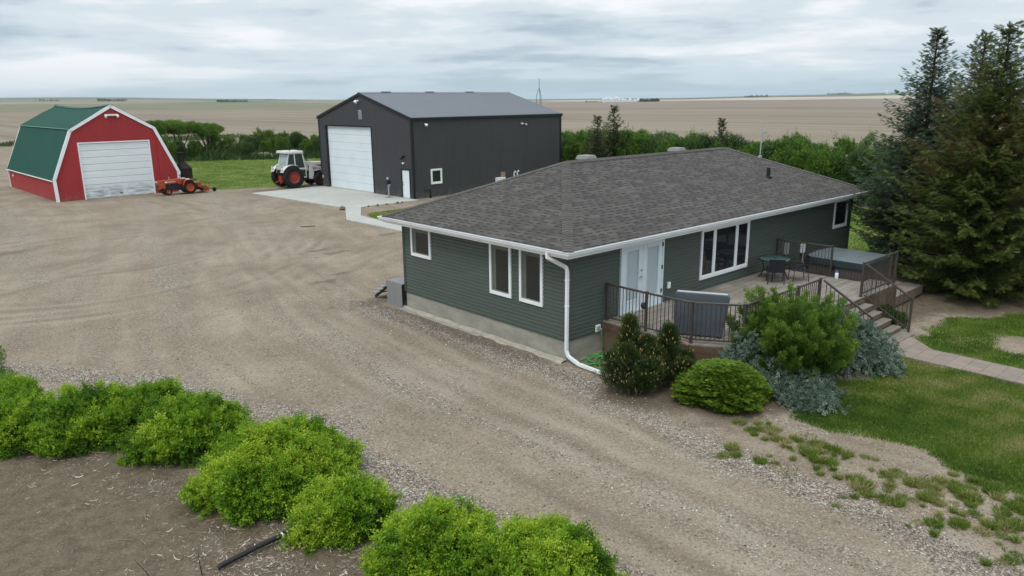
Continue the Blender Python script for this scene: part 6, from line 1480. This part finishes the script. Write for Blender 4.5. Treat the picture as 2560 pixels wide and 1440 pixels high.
# weedy bank beyond the lawn, rough grass under the windbreaks
def rough(name, poly, n, h0, h1, label, tint, w=2.5):
    q = np.array(poly); P = scatter(q[:, 0].min(), q[:, 0].max(), q[:, 1].min(), q[:, 1].max(), n); P = P[sdf(P, poly) > 0]
    m = len(P); b = np.column_stack([P, np.zeros(m) - .05 + mound(P)]); d = np.column_stack([rng.normal(size=(m, 2)) * .5, np.ones(m)]); T_ = BL.copy(); T_[:, :, 1] *= w
    t = np.clip(tint + .25 * vnoise(P, .5, 61) + rng.normal(size=m) * .12, 0, 1)
    me = arr_mesh(name, sprigs(b, d, rng.uniform(h0, h1, m) * (1 + .5 * vnoise(P, .7, 62)).clip(.3, 2), T_), 4, np.repeat(t, 2)); me.materials.append(M_weed)
    tag(link(bpy.data.objects.new(name, me)), label, 'weeds', kind='stuff')
M_weed = leafmat('tall_weeds', ((0, (.012, .034, .010)), (.4, (.030, .072, .018)), (.7, (.060, .110, .028)), (1, (.15, .165, .07))), .3, .3, .5)
BANK = [(10, 82), (19.5, 82.5), (26, 78.5), (34, 73), (44, 66), (47, 72), (36, 84), (24, 90), (10, 92)]
def mound(P): return np.clip(sdf(P, BANK), 0, 4) * .22 * (1 + .35 * vnoise(P, .55, 63))
def bank():
    xs = np.arange(8, 50, .6); ys = np.arange(62, 95, .6); X, Y = np.meshgrid(xs, ys); Q = np.column_stack([X.ravel(), Y.ravel()]); Z = mound(Q) - .09
    nx = len(xs); F = [(j * nx + i, j * nx + i + 1, (j + 1) * nx + i + 1, (j + 1) * nx + i) for j in range(len(ys) - 1) for i in range(nx - 1)]
    F = [f for f in F if max(Z[list(f)]) > -.085]
    m = Mat('weedy_bank', .95, .1); m.color(m.ramp(m.noise(.7, 5, .65), (.35, (.03, .055, .018)), (.55, (.06, .085, .03)), (.7, (.16, .125, .085)))); mb = MB(); mb.add(np.column_stack([Q, Z]), F)
    tag(mb.build('bank', m.m, smooth=True), kind='structure')
bank()
rough('tall_weeds', BANK, 26000, .35, .8, 'tall dark weeds over the bank beyond the lawn', .42)
rough('rough_grass', [(35.6, -10), (37, -10), (43, 10), (45, 56), (38, 58), (36.3, 20)], 15000, .3, .65, 'rough grass under the windbreak behind the house', .45)
rough('rough_grass', [(-30, 150), (40, 136), (60, 139), (50, 151), (-30, 158)], 12000, .3, .6, 'strip of rough grass between the yard and the field at far left', .6, 5)
rough('rough_grass', [(43.5, 60), (46.5, 60), (47, 95), (8, 96), (8, 92), (42, 91)], 9000, .3, .6, 'rough grass at the field edge behind the far hedge', .5, 4)
# rubble in front of the bank
M_rub = worn('rubble_concrete', (.22, .195, .16), .3, 2, .95, .1)
for i, (x, y, s) in enumerate([(27.2, 79.6, .7), (28.0, 79.0, .9), (28.9, 78.4, .6), (26.5, 80.3, .5), (30.2, 77.6, .5)]):
    m = MB(); q = [(s * rng.uniform(.6, 1.1) * math.cos(a), s * rng.uniform(.5, .9) * math.sin(a), 0) for a in np.linspace(0, 6.28, 8)[:-1]]; m.prism(q, (.1, .1, .35 * s + .1))
    o = m.build('rubble_block', M_rub, None, bevel=.04, loc=(x, y, .25 + .05 * i), rz=i * 1.3); o.rotation_euler = (.3 - .1 * i, .2 * (i % 3 - 1), i * 1.3)
    tag(o, 'broken pale concrete slab tipped at the foot of the weedy bank', 'rubble', 'rubble slabs at the bank')
# loose stones in the coarse gravel windrows
def stones():
    Q = []
    for (pts, w, s), n in zip(BANDS[:3], (22000, 20000, 4000)):
        k = np.array(pts, float); L = np.hypot(*(k[1:] - k[:-1]).T); c = np.concatenate([[0], np.cumsum(L)]); u = rng.uniform(0, c[-1], n); i = np.clip(np.searchsorted(c, u) - 1, 0, len(L) - 1); f = ((u - c[i]) / L[i])[:, None]
        p = k[i] * (1 - f) + k[i + 1] * f; e = unit(k[i + 1] - k[i]); Q.append(p + np.column_stack([-e[:, 1], e[:, 0]]) * (rng.normal(size=n) * w * .62)[:, None])
    Q.append(scatter(-12, 3, -12, 14, 26000)); Q = np.concatenate(Q); k = (Q[:, 1] > -13.5) & (Q[:, 1] < 14) & ~((Q[:, 0] > -.15) & (Q[:, 1] > -.1)) & (sdf(Q, SOIL) < .3) & (sd_lawn(Q) < .1); Q = Q[k]
    n = len(Q); s = rng.gamma(3.0, .0036, n).clip(.005, .028); b = np.column_stack([Q, zground(Q) + s * .25]); A = rng.uniform(0, 6.28, n); ca, sa = np.cos(A) * s, np.sin(A) * s; z = s * rng.uniform(.45, .8, n); o = np.zeros(n); e = rng.uniform(.6, 1, n)
    ring_ = np.stack([np.stack([ca, sa, o], 1), np.stack([-sa * e, ca * e, o], 1), np.stack([-ca, -sa, o], 1), np.stack([sa * e, -ca * e, o], 1)], 1) * 1.0 + b[:, None]
    top = b + np.stack([ca * .3, sa * .2, z], 1)
    vs = np.stack([np.stack([ring_[:, i], ring_[:, (i + 1) % 4], top], 1) for i in range(4)], 1).reshape(-1, 3)
    me = arr_mesh('loose_gravel', vs, 3, np.repeat(rng.uniform(0, 1, n), 4)); m = Mat('gravel_stones', .9, .2); m.color(m.ramp(m.attr('tint'), (0, (.075, .07, .068)), (.3, (.17, .15, .135)), (.6, (.31, .25, .20)), (.85, (.42, .39, .35)), (1, (.66, .64, .60)))); me.materials.append(m.m)
    tag(link(bpy.data.objects.new('loose_gravel', me)), 'loose stones lying in bands along the gravel drive', 'gravel', kind='stuff')
stones()
# dry litter on the bare garden soil
def litter():
    P = scatter(-14, -8.2, -8, 6, 75000); s = sdf(P, SOIL); w = np.exp(-((s - .75) / .75) ** 2) * (.55 + .45 * vnoise(P, 1.4, 71)) + .05; w = w * np.where(P[:, 1] < -1.5, 1.9, .35) * (1 + vnoise(P, 5, 72)).clip(0, 2)
    P = P[(s > -.15) & (rng.uniform(size=len(P)) < w)]; n = len(P)
    q = []
    for i in range(4):
        a0, a1 = -.6 + .3 * i, -.6 + .3 * (i + 1); f = lambda a: (math.sin(a) * 1.0, 1 - math.cos(a)); (x0_, y0_), (x1_, y1_) = f(a0), f(a1); q.append([V(x0_, y0_, .0), V(x1_, y1_, .0), V(x1_, y1_ + .12, .05), V(x0_, y0_ + .12, .05)])
    q = np.array(q); b = np.column_stack([P, zground(P) + .014]); A = rng.uniform(0, 6.28, n); d = np.column_stack([np.cos(A), np.sin(A), rng.normal(size=n) * .18])
    me = arr_mesh('plant_litter', sprigs(b, d, rng.gamma(2.2, .021, n).clip(.012, .13), q, V(0, 0, 1), .5), 4, np.repeat(rng.uniform(0, 1, n), 4)); m = Mat('dry_litter', .95, .1); m.color(m.ramp(m.attr('tint'), (0, (.15, .11, .08)), (.5, (.31, .25, .20)), (1, (.60, .54, .47)))); me.materials.append(m.m)
    tag(link(bpy.data.objects.new('plant_litter', me)), 'dry leaf and bark litter on the garden soil under the shrubs', 'litter', kind='stuff')
litter()
def twigs():
    r = np.random.default_rng(17); m = MB()
    for k in range(130):
        x, y = r.uniform(-13, -8.6), r.uniform(-6, 4.5); q = np.array([[x, y]])
        if not (.1 < sdf(q, SOIL)[0] < 2.2): continue
        a = r.uniform(0, 6.28); L = r.uniform(.12, .55); b = r.uniform(-.3, .3); m.tube([(x, y, .012), (x + L * .5 * math.cos(a), y + L * .5 * math.sin(a), .022), (x + L * math.cos(a + b), y + L * math.sin(a + b), .010)], r.uniform(.003, .006), 4, .5)
    tag(m.build('dry_twigs', worn('dry_twig', (.30, .21, .13), .4, 3, .9, .1)), 'dry fallen twigs scattered on the garden soil', 'twigs', kind='stuff')
twigs()
# rusty plank, small stones and a stone-shaped weed clump on the gravel yard
M_plk = worn('brown_plank', (.16, .085, .05), .3, 6, .9, .1)
tag(MB().box(-.42, .42, -.05, .05, 0, .03).build('plank', M_plk, None, bevel=.004, loc=(5.9, 26.4, .0), rz=-.45), 'short brown plank lying on the gravel yard', 'plank')
for i, (x, y, s) in enumerate([(10.85, 31.0, .26), (12.9, 31.0, .1), (13.6, 30.95, .12), (14.4, 31.0, .1), (15.3, 31.0, .13), (15.7, 31.02, .1)]):  # the first, largest one stands for a brown weed clump, modelled as a stone
    r = np.random.default_rng(i + 300); m = MB(); m.lathe([(0, -.1 * s), (.7 * s, .0), (.95 * s, .3 * s), (.7 * s, .7 * s), (.25 * s, .95 * s), (0, s)], n=9, cap=False)
    m.v = [(x_ * r.uniform(.75, 1.2), y_ * r.uniform(.75, 1.2), z_ * r.uniform(.85, 1.15)) for x_, y_, z_ in m.v]
    tag(m.build('stone_and_weed_clump', worn('stone_and_weed_clump', (.15, .13, .11), .35, 9, .95, .1), None, loc=(x, y, 0)), 'brown weed clump shaped as a stone at the corner of the concrete walk' if i == 0 else 'small stone along the edge of the concrete pad', 'stone', None if i == 0 else 'small stones by the concrete pad')

# ------------------------------------------------------------------ far away: farmstead with grain bins, tree clumps
M_bin = worn('white_grain_bin', (.62, .65, .68), .08, .2, .4, .5); M_frt = leafmat('far_tree_leaf', ((0, (.012, .030, .014)), (.5, (.025, .052, .022)), (1, (.05, .08, .035))), .2, .05, .4)
def tz(x, y): a = math.atan2(y - FC[1], x - FC[0]); return float(terrain(np.array([a]), np.array([math.hypot(x - FC[0], y - FC[1])]))[0])
def polar(px, r): a = azi(px); return FC[0] + r * math.cos(a), FC[1] + r * math.sin(a)
for i, px in enumerate([1513, 1520, 1527, 1533, 1540, 1546, 1553, 1561, 1568, 1580, 1592, 1600]):
    x, y = polar(px, 1500 + 22 * (i % 3)); R_ = 2.7 + .5 * (i % 2); h = 6.2 + 1.2 * (i % 3) if i < 7 else 4.0 + (i % 2)
    t = thing('grain_bin', 'white steel grain bin in the distant farmstead on the plain', 'grain bin', (x, y, tz(x, y) - .3), 0, 'grain bins of the distant farm')
    MB().lathe([(R_, 0), (R_, h), (R_, h)], n=18).build('wall', M_bin, t, smooth=True); MB().lathe([(R_ * 1.03, h), (R_ * .2, h + R_ * .62), (0, h + R_ * .68)], n=18).build('roof', M_bin, t, smooth=True)
def clump(name, label, px0, px1, r0, h, n, group=None):
    """a far-off wood that reads as one mass"""
    base, dirs, ln, tint = [], [], [], []
    for k in range(n):
        x, y = polar(px0 + (px1 - px0) * (k + rng.uniform(0, 1)) / n, r0 + rng.uniform(-12, 12)); z = tz(x, y); hh = h * rng.uniform(.25, 1.0) ** 1.4
        m = 60; d = unit(rng.normal(size=(m, 3))); p = V(x, y, z + hh * .5) + d * V(hh * .45, hh * .45, hh * .5) * (rng.uniform(.5, 1, m) ** .5)[:, None]
        base.append(p); dirs.append(d + V(0, 0, .4)); ln.append(np.full(m, hh * .28)); tint.append(np.clip(rng.normal(size=m) * .15 + .45, 0, 1))
    o = foliage(name, M_frt, None, [(np.concatenate(base), np.concatenate(dirs), np.concatenate(ln), T_leafy(5, .6, .5, 4), np.concatenate(tint), None)])
    tag(o, label, 'trees', kind='stuff')
clump('distant_trees', 'dark shelterbelt right of the white grain bins on the plain', 1602, 1652, 1540, 5.5, 60)
clump('distant_trees', 'low trees left of the white grain bins on the plain', 1462, 1510, 1560, 2.6, 26)
clump('distant_trees', 'thin tree line on the horizon between workshop and spruces', 1866, 1925, 4600, 10, 40)
clump('distant_trees', 'tree line on the horizon left of the spruces', 2072, 2135, 5200, 11, 40)
clump('distant_trees', 'trees round a far farm above the red barn roof', 248, 320, 3000, 8, 34)
clump('distant_trees', 'tree clump on the plain between barn and workshop', 545, 622, 2600, 7, 44)
clump('distant_trees', 'few trees on the plain at the far left', 92, 150, 3300, 7, 14)
clump('distant_trees', 'scattered trees on the far plain left of the workshop', 640, 760, 5200, 9, 30)
for px in (2222, 2246):
    x, y = polar(px, 5200); t = thing('grain_elevator', 'pale grain elevator on the horizon beside the spruces', 'grain elevator', (x, y, tz(x, y) - 1), 0, 'elevators on the horizon')
    MB().box(-9, 9, -6, 6, 0, 14).build('wall', M_bin, t); MB().prism([(-9.5, -6.5, 14), (0, -6.5, 19), (9.5, -6.5, 14)], (0, 13, 0)).build('roof', M_bin, t); MB().box(9, 24, -6, 6, 0, 7).build('annex', M_bin, t)
# ------------------------------------------------------------------ the air: far things fade to blue
def haze():
    m = bpy.data.materials.new('haze'); m.use_nodes = True; t = m.node_tree; t.nodes.clear()
    o = t.nodes.new('ShaderNodeOutputMaterial'); v = t.nodes.new('ShaderNodeVolumePrincipled')
    v.inputs['Color'].default_value = (.80, .90, 1.0, 1); v.inputs['Density'].default_value = 5.0e-5; v.inputs['Anisotropy'].default_value = 0.0
    t.links.new(v.outputs[0], o.inputs['Volume'])
    tag(MB().box(-13500, 13500, -13500, 13500, -3, 130).build('haze', m), kind='stuff')
haze()
